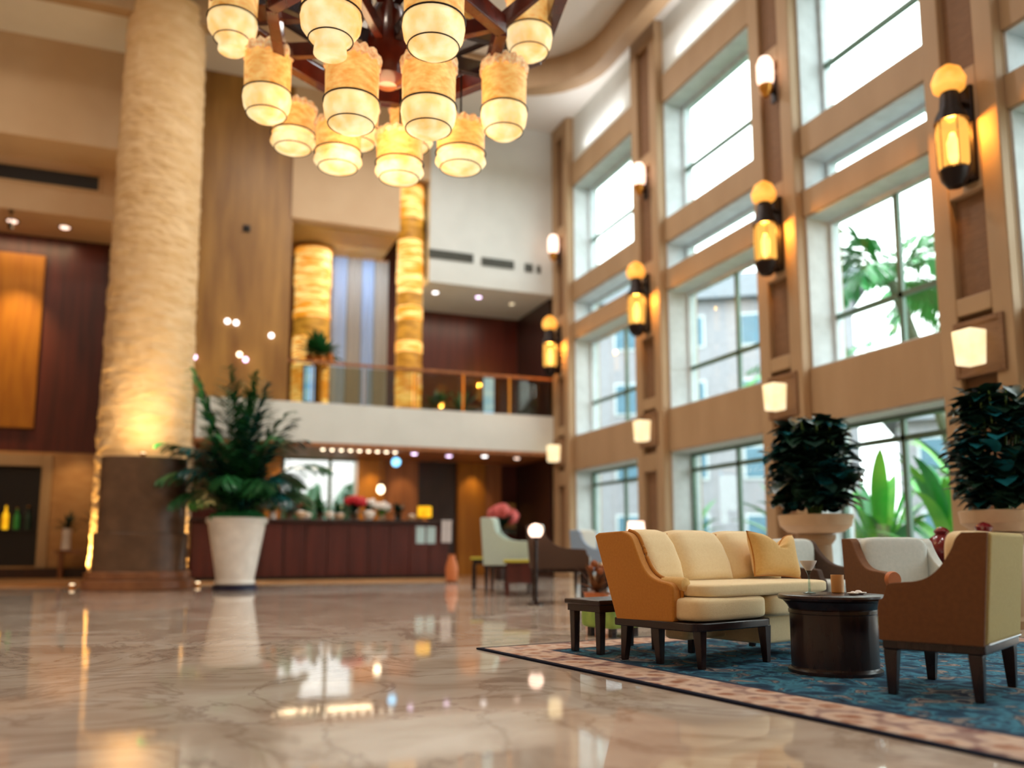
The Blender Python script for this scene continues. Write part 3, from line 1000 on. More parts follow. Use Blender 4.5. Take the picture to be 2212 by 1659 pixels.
bouquet('flower_vase', 'white blooms in a white vase right of the red flowers', 'flowers', 4.5, 22.05, CT, 'petal_white', 'leaf_palm', 0.2, 0.4, 'white_ceramic', 9, seed=53)
bouquet('flower_vase', 'dark red and green cluster at the left end of the bar', 'flowers', 0.8, 22.05, CT, 'petal_red', 'leaf_palm', 0.3, 0.75, 'dark_stone', 10, seed=54)
t = thing('table_lamp', 'small lamp with square yellow shade on the bar', 'table lamp', (5.92, 21.8, CT))
MB().lathe([(0.12, 0), (0.12, 0.02), (0.03, 0.04), (0.03, 0.16)], 20).build('base', 'brass', t)
MB().lathe([(0.19, 0.1), (0.19, 0.38), (0.18, 0.38), (0.18, 0.1)], 4, cap=False).build('shade', 'shade_yellow', t)
for i, x in enumerate((5.72, 6.0)):
    t = thing('menu_card', ['pale blue card on the bar front, left of the pair', 'pale blue card on the bar front, right of the pair'][i], 'card', (x, 21.45, 0.92), 0, 'cards on the bar front')
    MB().box(-0.12, -0.02, 0, 0.12, 0.0, 0.44).build('frame', 'chrome', t)
    MB().box(-0.105, -0.026, 0.015, 0.105, -0.02, 0.425).build('card', 'paper_blue', t)
for i, x in enumerate((6.32, 6.46)):
    t = thing('hand_towel', ['white towel hanging at the bar end, left one', 'white towel hanging at the very end of the bar'][i], 'towel', (x, 21.38, 0.95), 0, 'towels at the bar end')
    MB().grid(lambda u, v: (-0.06 + 0.12 * u, -0.018 + 0.012 * math.sin(u * 9) - (0.02 * v), 0.55 * v), 10, 6).grid(lambda u, v: (0.06 - 0.12 * u, 0.004 + 0.012 * math.sin(u * 9), 0.55 * v), 10, 6).box(-0.06, -0.05, 0.53, 0.06, 0.01, 0.57).build('cloth', 'towel', t)

# lamps that light the bar from its own downlights
for (x, y, e, tg) in [(8.14, 24.2, 60, (8.14, 24.6, 1.6)), (5.05, 24.1, 60, (5.05, 24.5, 1.6)), (6.0, 24.2, 30, (6.0, 24.7, 1.5)), (2.3, 24.2, 60, (2.3, 24.6, 1.6))]:
    lamp('SPOT', 'bar_spot', (x, y, 3.3), e, (1.0, 0.7, 0.3), 0.05, tg, 75, 0.8)
lamp('AREA', 'bar_light', (3.6, 22.9, 3.3), 60, WARM, 2.5, (3.6, 23.2, 0), size_y=0.5)
lamp('SPOT', 'gold_panel_spot', (-4.3, 23.5, 8.62), 700, (1.0, 0.66, 0.22), 0.05, (-4.3, 25.1, 5.7), 58, 1.0)
t = thing('spotlight', 'small black spotlight hanging under the left bulkhead before the gold panel', 'spotlight', (-4.3, 23.45, 9.11))
MB().lathe([(0.05, -0.05), (0.06, 0.0)], 16).build('mount', 'iron', t)
MB().lathe([(0.012, -0.36), (0.012, -0.05)], 8).build('stem', 'iron', t)
MB().bar((0, -0.02, -0.3), (0, 0.04, -0.46), 0.09).build('head', 'iron', t, bevel=0.01)
lamp('AREA', 'left_soffit_light', (-4.2, 24.3, 9.05), 40, WARM, 2.0, (-4.2, 24.3, 0), size_y=0.6)
lamp('SPOT', 'travertine_spot', (-2.6, 24.0, 3.6), 60, (1.0, 0.68, 0.3), 0.06, (-2.6, 25.0, 1.6), 80, 0.9)

# ================================================================== BALCONY LEVEL
BF = 4.5
t = thing('balcony_railing', 'glass balustrade with bronze handrail along the balcony', 'railing', (0.25, 22.12, BF))
for i in range(7):
    MB().box(i * 1.36 + 0.05, -0.008, 0.04, i * 1.36 + 1.29, 0.008, 1.0).build('glass_panel', 'rail_glass', t, smooth=0)
for i in range(8):
    MB().box(i * 1.36 - 0.025, -0.025, 0, i * 1.36 + 0.025, 0.025, 1.05).build('post', 'brass' if i > 3 else 'chrome', t)
MB().box(-0.03, -0.04, 1.05, 9.57, 0.04, 1.12).build('handrail', 'brown_wood', t, bevel=0.01)

# glowing gold crystal pillars
def crystal_pillar(label, x, y, z0, z1, wdt, seed):
    rr = random.Random(seed)
    t = thing('crystal_pillar', label, 'lit pillar', (x, y, z0), 0, 'glowing gold pillars')
    z, k = 0.0, 0
    H = z1 - z0
    MB().lathe([(wdt / 2 + 0.03, 0), (wdt / 2 + 0.03, 0.06)], 32).build('base', 'brass', t)
    z = 0.06
    while z < H - 0.12:
        h = rr.choice([0.16, 0.22, 0.3, 0.38])
        h = min(h, H - 0.06 - z)
        r = wdt / 2 * rr.uniform(0.93, 1.0)
        MB().lathe([(r * 0.96, z), (r, z + 0.02), (r, z + h - 0.02), (r * 0.96, z + h)], 32).build('crystal_band', 'crystal' if rr.random() < 0.6 else 'crystal_dim', t)
        z += h
        k += 1
    MB().lathe([(wdt / 2 + 0.03, H - 0.06), (wdt / 2 + 0.03, H)], 32).build('cap', 'brass', t)
    return t


crystal_pillar('glowing gold crystal pillar right of the blue curtains', 5.6, 22.5, 4.3, 10.9, 0.76, 4)
crystal_pillar('glowing gold crystal pillar beside the onyx panel', 3.16, 24.0, 4.3, 9.25, 1.05, 9)

# curtains and blue drapes at the balcony's rear window
struct(MB().box(3.5, 24.6, BF, 5.4, 24.9, 9.3), 'trim_43', 'curtain_grey', 'pale grey wall panel behind the blue curtains', 'wall panel', smooth=0)
for i, (x0, x1, m) in enumerate([(3.78, 4.2, 'curtain_blue'), (4.22, 4.62, 'curtain_grey'), (4.64, 5.0, 'curtain_blue'), (5.02, 5.42, 'curtain_grey')]):
    t = thing('curtain', ['blue sheer curtain next to the left gold pillar', 'grey sheer curtain second from the left', 'blue sheer curtain third from the left', 'grey sheer curtain next to the right gold pillar'][i], 'curtain', ((x0 + x1) / 2, 24.4, BF), 0, 'sheer curtains on the balcony')
    wv = x1 - x0

    def cf(u, v, wv=wv, s=1):
        return (-wv / 2 + wv * u, 0.05 * math.sin(u * 6 * PI) * s, 0.02 + 4.78 * v)
    MB().grid(cf, 40, 12).build('drape', m, t, smooth=80)
    MB().tube([(-wv / 2, 0, 4.8), (wv / 2, 0, 4.8)], 0.03, 8).build('rod', 'brass', t)
lamp('AREA', 'curtain_light', (4.6, 23.2, 9.2), 45, (0.75, 0.86, 1.0), 1.6, (4.6, 24.4, 6.0), size_y=0.4)
lamp('AREA', 'balcony_light', (7.5, 23.5, 7.95), 35, SOFTW, 2.5, (7.5, 23.5, 0), size_y=0.5)

# light blue upright screens, plants and a vase on the balcony
for i, (x, y, wd, z0, z1) in enumerate([(2.92, 22.32, 0.26, BF, 5.55), (8.46, 24.0, 0.32, 4.3, 5.95)]):
    t = thing('screen', ['upright light blue screen below the balcony flowers', 'upright light blue screen on the balcony before the red timber wall'][i], 'screen', (x, y, z0), 0, 'blue screens on the balcony')
    MB().box(-wd / 2 - 0.03, 0, 0, wd / 2 + 0.03, 0.08, z1 - z0).build('case', 'black', t)
    MB().box(-wd / 2, -0.01, 0.08, wd / 2, 0.0, z1 - z0 - 0.05).build('display', 'screen_blue', t)
t = thing('flower_arrangement', 'green and orange flower arrangement on a stand at the balcony edge', 'flowers', (3.2, 22.6, 4.3))
MB().lathe([(0.2, 0), (0.2, 0.05), (0.1, 0.1), (0.1, 1.15), (0.18, 1.2), (0.24, 1.5), (0.2, 1.52)], 24).build('stand', 'brass', t)
rr = random.Random(11)
lm = MB()
for i in range(90):
    a, e = rr.uniform(0, 2 * PI), rr.uniform(0.25, 1.5)
    lm.leaf((0, 0, 1.55), (math.cos(a) * math.cos(e), math.sin(a) * math.cos(e), math.sin(e)), rr.uniform(0.45, 0.8), 0.2, 0.6, 4)
lm.build('foliage', 'leaf_palm', t, smooth=80)
for i in range(9):
    a = i * 2.399
    MB().ball((math.cos(a) * 0.3, math.sin(a) * 0.3, 1.45 + 0.12 * math.sin(i * 1.7)), 0.09, 10, 7, bumpy=0.5).build('flower', 'petal_orange', t)
bouquet('potted_plant', 'leafy green plant on the balcony right of the gold pillar', 'potted plant', 6.55, 23.0, 4.3, None, 'leaf_palm', 0.5, 0.85, 'cream_ceramic', 0, seed=14, pot_r=0.22, pot_h=0.35)
bouquet('potted_plant', 'second green plant on the balcony before the red timber wall', 'potted plant', 7.35, 23.2, 4.3, None, 'leaf_palm', 0.4, 0.8, 'white_ceramic', 0, seed=15, pot_r=0.2, pot_h=0.35)
t = thing('side_table', 'low brown timber console on the balcony beside the plants', 'console', (8.1, 24.4, 4.3))
MB().box(-0.35, -0.2, 0.72, 0.35, 0.2, 0.78).build('top', 'brown_wood', t, bevel=0.01)
for sx in (-1, 1):
    for sy in (-1, 1):
        MB().box(sx * 0.3 - 0.03, sy * 0.15 - 0.03, 0, sx * 0.3 + 0.03, sy * 0.15 + 0.03, 0.72).build('leg', 'brown_wood', t)
# glass railing reflections put in as small glowing globes on the onyx panel
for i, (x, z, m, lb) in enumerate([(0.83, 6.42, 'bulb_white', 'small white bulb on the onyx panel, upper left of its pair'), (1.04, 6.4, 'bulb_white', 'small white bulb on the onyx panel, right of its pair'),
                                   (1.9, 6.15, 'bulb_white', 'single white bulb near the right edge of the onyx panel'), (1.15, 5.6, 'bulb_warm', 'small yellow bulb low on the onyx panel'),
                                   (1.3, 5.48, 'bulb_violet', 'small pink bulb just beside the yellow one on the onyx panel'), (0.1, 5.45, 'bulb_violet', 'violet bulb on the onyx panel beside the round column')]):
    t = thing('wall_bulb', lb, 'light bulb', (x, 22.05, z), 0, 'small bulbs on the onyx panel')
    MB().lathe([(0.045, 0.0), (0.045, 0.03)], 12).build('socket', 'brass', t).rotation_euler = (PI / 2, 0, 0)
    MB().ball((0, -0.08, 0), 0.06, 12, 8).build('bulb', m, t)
t = thing('wall_sensor', 'small black dome fixture high on the onyx panel', 'sensor', (1.2, 22.05, 8.9))
MB().box(-0.09, -0.03, -0.09, 0.09, 0, 0.09).build('plate', 'black', t)
MB().ball((0, -0.04, 0), 0.07, 14, 8).build('dome', 'black', t)

# ================================================================== LEFT NICHE AND VASES
t = thing('display_niche', 'black display cabinet with bottles set into the travertine', 'cabinet', (-4.55, 25.195, 0.34))
MB().box(-1.0, -0.02, 0, 1.09, 0.0, 2.6).box(-1.0, -0.2, 0.9, 1.09, -0.02, 0.94).build('case', 'black', t)
for i, (x, m, h, lb) in enumerate([(-4.42, 'amber_ceramic', 0.5, 'amber bottle in the black niche'), (-4.2, 'shade_yellow', 0.62, 'glowing yellow bottle in the black niche'), (-3.95, 'leaf_deep', 0.55, 'green bottle in the black niche'), (-3.7, 'leaf_dark', 0.6, 'dark green bottle at the right of the black niche')]):  # yellow bottle made to glow for the coloured light in the niche
    t = thing('bottle', lb, 'bottle', (x, 25.085, 1.281), 0, 'bottles in the niche')
    r = 0.07
    MB().lathe([(r, 0), (r, h * 0.6), (r * 0.4, h * 0.75), (r * 0.35, h * 0.95)], 16).build('glass', m, t)
    MB().lathe([(r * 0.42, h * 0.95), (r * 0.42, h)], 12).build('cap', 'brass', t)
t = thing('console_table', 'low tan console against the travertine wall', 'console', (-2.35, 24.45, 0.05))
MB().box(-0.6, -0.2, 0.62, 0.6, 0.2, 0.7).build('top', 'step_stone', t, bevel=0.01)
MB().box(-0.5, -0.15, 0, -0.4, 0.15, 0.62).build('leg', 'step_stone', t)
MB().box(0.4, -0.15, 0, 0.5, 0.15, 0.62).build('leg', 'step_stone', t)
bouquet('vase', 'slim white vase with dark leaves on the tan console, left one', 'vase', -2.7, 24.4, 0.75, None, 'leaf_dark', 0.2, 0.5, 'white_ceramic', 0, 'vases on the console', 21, 0.12, 0.55)
bouquet('vase', 'slim grey vase with dark leaves on the tan console, right one', 'vase', -2.0, 24.4, 0.75, None, 'leaf_dark', 0.25, 0.7, 'cream_ceramic', 0, 'vases on the console', 22, 0.12, 0.6)

# ================================================================== SCONCES
def sconce_big(y, z0, label):
    """iron wall lantern: z0 bottom, about 1.75 m tall"""
    t = thing('wall_lantern', label, 'wall lamp', (XW - 0.16, y, z0), 0, 'iron wall lanterns on the pilasters')
    MB().box(-0.06, -0.12, 0.1, 0, 0.12, 1.45).build('back_plate', 'iron', t, bevel=0.01)
    MB().lathe([(0.02, -0.02), (0.1, 0.0), (0.17, 0.1), (0.2, 0.22), (0.17, 0.26)], 20, (-0.3, 0, 0)).build('bottom_cup', 'iron', t)
    MB().lathe([(0.16, 0.26), (0.19, 0.32), (0.2, 0.6), (0.19, 0.86), (0.17, 0.9)], 24, (-0.3, 0, 0)).build('glass', 'sconce_glass', t)
    MB().lathe([(0.03, 0.3), (0.07, 0.42), (0.075, 0.62), (0.03, 0.75)], 16, (-0.3, 0, 0)).build('bulb', 'bulb_warm', t)
    cg = MB()
    for k in range(6):
        a = k * PI / 3
        cg.bar((-0.3 + 0.205 * math.cos(a), 0.205 * math.sin(a), 0.24), (-0.3 + 0.205 * math.cos(a), 0.205 * math.sin(a), 0.92), 0.01)
    cg.build('cage', 'iron', t)
    MB().lathe([(0.22, 0.9), (0.2, 0.98), (0.14, 1.1), (0.12, 1.3), (0.09, 1.36)], 20, (-0.3, 0, 0)).build('hood', 'iron', t)
    MB().lathe([(0.12, 1.32), (0.2, 1.38), (0.22, 1.5), (0.16, 1.64), (0.05, 1.72)], 20, (-0.3, 0, 0)).build('dome', 'sconce_dome', t)
    MB().bar((-0.3, 0, 1.2), (-0.03, 0, 1.2), 0.05).bar((-0.3, 0, 0.12), (-0.03, 0, 0.12), 0.05).build('arm', 'iron', t)
    lamp('POINT', 'wall_lantern_light', (XW - 0.46, y, z0 + 0.84), 160, (1.0, 0.58, 0.2), 0.05)


def sconce_small(y, z0, label):
    t = thing('wall_light', label, 'wall lamp', (XW - 0.16, y, z0), 0, 'small bright wall lights above the lanterns')
    MB().box(-0.05, -0.06, -0.2, 0, 0.06, 0.3).build('back_plate', 'iron', t)
    MB().lathe([(0.05, -0.12), (0.12, 0.0), (0.13, 0.1)], 16, (-0.2, 0, 0)).build('cup', 'brass', t)
    MB().lathe([(0.12, 0.1), (0.15, 0.2), (0.15, 0.5), (0.1, 0.62)], 20, (-0.2, 0, 0)).build('glass', 'lamp_pink', t)
    MB().bar((-0.2, 0, 0.0), (-0.02, 0, 0.0), 0.04).build('arm', 'iron', t)


def sconce_square(y, z0, label):
    t = thing('niche_lamp', label, 'wall lamp', (XW - 0.16, y, z0), 0, 'square cream lamps in frames on the pilasters')
    MB().box(-0.04, -0.38, -0.1, 0, -0.31, 0.66).box(-0.04, 0.31, -0.1, 0, 0.38, 0.66).box(-0.04, -0.31, 0.59, 0, 0.31, 0.66).box(-0.04, -0.31, -0.1, 0, 0.31, -0.03).build('frame', 'tan_panel', t, bevel=0.01)
    MB().box(-0.02, -0.31, -0.03, 0, 0.31, 0.59).build('backing', 'tan_panel', t)
    MB().taper((-0.19, 0, 0.02), (-0.19, 0, 0.48), 0.13, 0.15).build('shade', 'lamp_cream', t, bevel=0.02)
    MB().bar((-0.2, 0, 0.25), (-0.01, 0, 0.25), 0.05).build('bracket', 'iron', t)


pil_names = ['on the pilaster at the right edge', 'on the pilaster behind the big shrub', 'on the pilaster third from the right', 'on the corner pilaster by the balcony']
PY = [8.02, 11.98, 16.6, 21.5]
for i, y in enumerate(PY):
    sconce_big(y, 5.56, 'iron wall lantern with amber glass ' + pil_names[i])
    sconce_square(y + 0.05, 3.15, 'square cream lamp ' + pil_names[i])
    sconce_small(y - 0.05, 9.0, 'small bright wall light high ' + pil_names[i])

# ================================================================== CHANDELIER
CH = Vector((1.78, 8.25, 5.0))
chand = thing('chandelier', 'huge mahogany chandelier hung with glowing paper lanterns', 'chandelier', CH)
hub = MB()
hub.lathe([(0.1, 0.55), (0.2, 0.62), (0.26, 0.9), (0.2, 1.3), (0.12, 1.5), (0.06, 1.7)], 24)
hub.build('hub', 'mahogany', chand)
MB().lathe([(0.035, 1.6), (0.035, 8.0)], 12).build('rod', 'iron', chand)
MB().lathe([(0.3, 7.9), (0.34, 8.0)], 24).build('ceiling_rose', 'brass', chand)


def ring(rad, z, wd, h, m, name='ring_beam', n=8, rot=0.2):
    mb = MB()
    pts = [(rad * math.cos(2 * PI * i / n + rot), rad * math.sin(2 * PI * i / n + rot), z) for i in range(n)]
    for i in range(n):
        mb.bar(pts[i], pts[(i + 1) % n], wd, h)
    return mb.build(name, m, chand, bevel=0.01)


ring(1.22, 1.05, 0.12, 0.2, 'mahogany')
ring(1.9, 1.55, 0.14, 0.24, 'mahogany')
ring(0.7, 1.3, 0.1, 0.16, 'mahogany')
ring(1.55, 1.75, 0.1, 0.12, 'espresso')
for k in range(8):
    a = 2 * PI * k / 8 + 0.2
    c, s = math.cos(a), math.sin(a)
    mb = MB()
    mb.bar((0.15 * c, 0.15 * s, 1.0), (1.22 * c, 1.22 * s, 1.1), 0.08, 0.16)
    mb.bar((0.2 * c, 0.2 * s, 1.45), (1.95 * c, 1.95 * s, 1.6), 0.09, 0.2)
    mb.bar((1.22 * c, 1.22 * s, 1.1), (1.9 * c, 1.9 * s, 1.6), 0.07, 0.14)
    mb.build('arm', 'mahogany' if k % 2 else 'espresso', chand, bevel=0.008)


def lantern(loc, h, r, style=0, rot=0.0):
    """part of the chandelier: paper shade with bowl, wires and stem as sub-parts; loc is the bowl's bottom"""
    rel = Vector(loc) - CH
    hb = h * 0.36                                    # bowl height
    sh = MB()
    wob = 0.02
    prof = [(r * 0.97, hb), (r, hb + 0.03), (r * 0.98, hb + 0.06), (r * 1.0, hb + (h - hb) * 0.5), (r * 0.99, h * 0.86)]
    sh.lathe(prof, 40, wob=wob, cap=False)
    o = sh.build('lantern', 'shade_paper', chand, smooth=60)
    o.location = rel
    o.rotation_euler = (0, 0, rot)
    # crimped paper frill closing the top
    rr = random.Random(int(h * 1000) + int(loc[0] * 100))
    fr_ = MB()

    def ff(u, v):
        a = 2 * PI * u
        k = 1 + 0.06 * math.sin(a * 14 + rr.random() * 0.8)
        rad = [1.03, 1.05, 1.0, 0.86, 0.6, 0.3][int(round(v * 5))] * r * (k if v < 0.7 else 1)
        z = [0.80, 0.86, 0.92, 0.965, 0.985, 0.97][int(round(v * 5))] * h + 0.012 * math.sin(a * 14)
        return (rad * math.cos(a), rad * math.sin(a), z)
    fr_.grid(ff, 56, 6, wrap=True)
    fr_.build('frill', 'shade_frill', o, smooth=60)
    if style == 1:
        bp = [(r * 0.5, -0.06), (r * 0.55, -0.05), (r * 0.52, 0.04), (r * 0.7, 0.08), (r * 0.98, hb * 0.6), (r * 1.02, hb * 0.85), (r * 0.98, hb)]
    elif style == 2:
        bp = [(r * 0.12, 0.0), (r * 0.55, 0.02), (r * 0.85, hb * 0.25), (r * 1.05, hb * 0.55), (r * 1.0, hb * 0.75), (r * 0.8, hb * 0.86), (r * 0.97, hb)]
    else:
        bp = [(r * 0.12, 0.0), (r * 0.5, 0.015), (r * 0.8, hb * 0.22), (r * 0.97, hb * 0.5), (r * 1.03, hb * 0.8), (r * 1.0, hb)]
    MB().lathe(bp, 40).build('glass_bowl', 'shade_bowl', o, smooth=60)
    wr = MB()
    wr.tube([(r * 1.03 * math.cos(2 * PI * i / 40), r * 1.03 * math.sin(2 * PI * i / 40), hb) for i in range(40)], 0.008, 6, True)
    rb = r * (0.83 if style != 1 else 0.72)
    wr.tube([(rb * 1.02 * math.cos(2 * PI * i / 40), rb * 1.02 * math.sin(2 * PI * i / 40), hb * 0.24) for i in range(40)], 0.006, 6, True)
    wr.build('wire_ring', 'iron', o)
    MB().lathe([(0.012, h * 0.95), (0.012, h * 0.95 + max(0.1, CH.z + 1.0 - loc[2] - h * 0.9))], 8).build('stem', 'iron', o)
    return o


LANT = [((1.29, 7.51, 4.61), .80, .25, 0), ((1.96, 7.26, 4.57), .80, .25, 0), ((0.64, 8.96, 5.30), .86, .245, 0), ((3.01, 8.08, 5.12), .90, .24, 0),
        ((1.0, 9.68, 5.33), .62, .245, 2), ((1.45, 9.23, 4.98), .62, .255, 2), ((2.1, 9.0, 4.86), .62, .26, 2), ((2.68, 8.56, 4.89), .60, .265, 2),
        ((0.97, 6.73, 4.91), .84, .25, 1), ((1.77, 6.43, 4.85), .84, .255, 0), ((0.26, 8.9, 6.03), .84, .25, 1), ((3.29, 8.05, 6.07), .84, .245, 0),
        ((1.75, 9.75, 5.55), .6, .25, 2), ((2.35, 9.5, 5.5), .6, .25, 2)]
for i, (p, h, r, s) in enumerate(LANT):
    lantern(p, h, r, s, i * 0.7)
for (x, y, z) in [(1.78, 8.25, 5.35), (1.6, 8.5, 4.5)]:
    lamp('POINT', 'chandelier_light', (x, y, z), 38, (1.0, 0.7, 0.36), 0.35)

# ================================================================== SEATING GROUP
r = MB()
r.box(0, -RUG_L, 0.001, RUG_W, 0, 0.014)
rug = tag(r.build('area_rug', 'rug_wool', None, smooth=0), 'blue patterned area rug with a beige and rust border', 'rug')
rug.location = (2.24, 6.63, 0)
rug.rotation_euler = (0, 0, math.radians(9.5))
RZ = 0.014


def smooth_poly(pts, it=2):
    """Chaikin corner cutting on an open run of points"""
    for _ in range(it):
        q = [pts[0]]
        for a, b in zip(pts[:-1], pts[1:]):
            q += [(a[0] * .75 + b[0] * .25, a[1] * .75 + b[1] * .25), (a[0] * .25 + b[0] * .75, a[1] * .25 + b[1] * .75)]
        q.append(pts[-1])
        pts = q
    return pts


# --- sofa: local x along its length, local -y is the front
SOFA = thing('sofa', 'cream two seat sofa with one amber scooped arm and dark legs', 'sofa', (3.126, 4.856, RZ), math.radians(16))
arm = smooth_poly([(0.18, 0.30), (0.17, 0.50), (0.19, 0.555), (0.30, 0.565), (0.40, 0.60), (0.47, 0.68), (0.52, 0.79), (0.57, 0.885), (0.66, 0.91)], 2)
MB().prism([(0.72, 0.28)] + arm + [(0.90, 0.90), (0.94, 0.88)], 'x', 0.0, 0.075).build('arm', 'fabric_amber', SOFA, bevel=0.018, seg=3)
# piping along the arm's inner edge, and the little roll at its front
MB().tube([(0.085, p[0], p[1] + 0.004) for p in arm], 0.014, 8).build('arm_piping', 'fabric_amber', SOFA)
MB().lathe([(0.02, 0.0), (0.045, 0.01), (0.05, 0.05), (0.05, 0.2), (0.02, 0.22)], 20).build('arm_roll', 'fabric_pillow', SOFA).matrix_local = Matrix.Translation((0.10, 0.14, 0.545)) @ Matrix.Rotation(-PI / 2, 4, 'X')
L_S = 1.62
# outer back
MB().prism([(0.70, 0.29), (0.60, 0.5), (0.66, 0.9), (0.90, 0.9), (0.94, 0.88), (0.74, 0.29)], 'x', 0.075, L_S).build('back_panel', 'fabric_amber', SOFA, bevel=0.015)
# back cushions
for (a, b) in ((0.08, 0.46), (0.46, 1.02), (1.02, L_S)):
    mb = MB()

    def bc(u, v, a=a, b=b):
        # profile in y-z swept across x, puffed in the middle
        prof = [(0.74, 0.52), (0.50, 0.53), (0.44, 0.58), (0.47, 0.70), (0.535, 0.83), (0.60, 0.905), (0.68, 0.925), (0.78, 0.91), (0.80, 0.86)]
        i = v * (len(prof) - 1)
        k = min(int(i), len(prof) - 2)
        f = i - k
        y = prof[k][0] * (1 - f) + prof[k + 1][0] * f
        z = prof[k][1] * (1 - f) + prof[k + 1][1] * f
        e = (1 - abs(2 * u - 1) ** 6)
        return (a + (b - a) * u, y + 0.05 * (1 - e), z - 0.035 * (1 - e))
    mb.grid(bc, 18, 25)
    mb.build('back_cushion', 'fabric_cream', SOFA, smooth=70)
# bench seat cushion and lower cushions
MB().cushion(0.10, -0.01, 0.455, 1.60, 0.66, 0.555, 0.3, 14).build('seat_cushion', 'fabric_cream', SOFA, smooth=70)
MB().cushion(0.03, -0.02, 0.30, 0.80, 0.66, 0.465, 0.3, 12).build('lower_cushion', 'fabric_cream', SOFA, smooth=70)
MB().cushion(0.80, 0.0, 0.30, 1.56, 0.66, 0.462, 0.3, 12).build('lower_cushion', 'fabric_cream', SOFA, smooth=70)
MB().cushion(0.86, 0.10, 0.10, 1.52, 0.70, 0.31, 0.2, 12).build('skirt', 'fabric_cream', SOFA, smooth=70)
MB().box(0.42, 0.45, 0.13, 0.9, 0.66, 0.27).build('rear_skirt', 'fabric_cream', SOFA, bevel=0.03)
# dark rail under the arm side and front
MB().prism([(0.0, 0.02), (0.1, -0.015), (0.4, -0.025), (0.74, -0.015), (0.82, 0.02), (0.82, 0.72), (0.0, 0.74)], 'z', 0.245, 0.30).build('rail', 'espresso', SOFA, bevel=0.008)
for (x, y) in ((0.11, 0.05), (0.765, 0.03), (0.07, 0.68), (0.75, 0.66), (1.48, 0.12), (1.48, 0.66), (0.09, 0.40)):
    MB().taper((x + (0.0 if x < 1 else 0), y + (0.03 if y > 0.5 else -0.012), 0), (x, y, 0.255 if x < 1 else 0.13), 0.02, 0.034).build('leg', 'espresso', SOFA, bevel=0.004)

# --- pillow leaning on the sofa back
P = thing('throw_pillow', 'golden throw pillow with a chopped top on the sofa', 'pillow', (3.126, 4.856, RZ), math.radians(16))


def pil(u, v):
    a, b = 2 * u - 1, 2 * v - 1
    return a, b


mb = MB()
NP = 25


def pillow_side(sg):
    def fn(u, v):
        a, b = 2 * u - 1, 2 * v - 1
        hw, hh = 0.255, 0.175
        pin = 1 - 0.08 * (1 - abs(b)) if True else 1
        x = a * hw * (1 - 0.10 * (1 - b * b))
        z = b * hh * (1 - 0.07 * (1 - a * a))
        if b > 0:
            z -= 0.105 * b ** 2 * math.exp(-((a - 0.12) / 0.36) ** 2)
        th = 0.085 * max(0.0, (1 - a ** 4) * (1 - b ** 4)) ** 0.5
        if b > 0.3:
            th *= 1 - 0.35 * math.exp(-((a - 0.12) / 0.15) ** 2)
        return (x, sg * th, z)
    return fn


mb.grid(pillow_side(-1), NP, NP)
mb.grid(lambda u, v: pillow_side(1)(1 - u, v), NP, NP)
po = mb.build('cover', 'fabric_pillow', P, smooth=70)
P.location = Vector((3.126, 4.856, RZ)) + Matrix.Rotation(math.radians(16), 3, 'Z') @ Vector((1.36, 0.36, 0.735))
P.rotation_euler = (math.radians(-14), math.radians(3), math.radians(10))
pp = MB()
edge = []
for k in range(96):
    s = k / 96 * 4
    i, f = int(s), s - int(s)
    a, b = [(f * 2 - 1, -1), (1, f * 2 - 1), (1 - f * 2, 1), (-1, 1 - f * 2)][i]
    q = pillow_side(1)((a + 1) / 2, (b + 1) / 2)
    edge.append(q)
pp.tube(edge, 0.006, 6, True)
pp.build('piping', 'fabric_amber', P)

# --- dark bench behind the sofa
B = thing('bench_table', 'low dark wood side table behind the amber sofa arm', 'side table', (2.98, 5.86, RZ), math.radians(14))
MB().box(-0.07, -0.04, 0.36, 0.62, 0.38, 0.40).build('top', 'espresso', B, bevel=0.01)
MB().box(-0.05, -0.02, 0.31, 0.6, 0.36, 0.36).build('apron', 'espresso', B)
for (x, y) in ((-0.01, 0.02), (0.56, 0.02), (-0.01, 0.32), (0.56, 0.32)):
    MB().taper((x, y, 0), (x, y, 0.31), 0.024, 0.03).build('leg', 'espresso', B, bevel=0.004)

# --- round drum table
T = thing('drum_table', 'round espresso drum coffee table in front of the sofa', 'coffee table', (3.965, 4.53, RZ))
MB().lathe([(0.29, 0), (0.29, 0.02), (0.27, 0.03), (0.268, 0.04)], 48).build('plinth', 'espresso', T)
MB().lathe([(0.268, 0.04), (0.268, 0.37), (0.275, 0.375), (0.275, 0.395), (0.27, 0.40), (0.28, 0.42), (0.305, 0.45)], 48).build('drum', 'espresso', T, smooth=30)
MB().lathe([(0.30, 0.45), (0.335, 0.462), (0.34, 0.475), (0.335, 0.488), (0.33, 0.49)], 56).build('top', 'espresso', T, smooth=40)
TZ = RZ + 0.49
t = thing('goblet', 'white stemmed goblet on the drum table', 'glass', (3.93, 4.70, TZ))
MB().lathe([(0.04, 0), (0.04, 0.004), (0.008, 0.012), (0.006, 0.12), (0.02, 0.15)], 20).build('stem', 'clear_glass', t)
MB().lathe([(0.02, 0.15), (0.05, 0.2), (0.055, 0.215), (0.05, 0.215), (0.02, 0.165)], 24).build('cup', 'white_ceramic', t)
t = thing('candle_glass', 'amber candle glass on the drum table near the chair', 'candle', (4.13, 4.66, TZ))
MB().lathe([(0.036, 0), (0.04, 0.005), (0.042, 0.12), (0.038, 0.12), (0.036, 0.01)], 24).build('glass', 'amber_ceramic', t)
MB().lathe([(0.034, 0.012), (0.034, 0.07)], 20).build('wax', 'petal_orange', t)
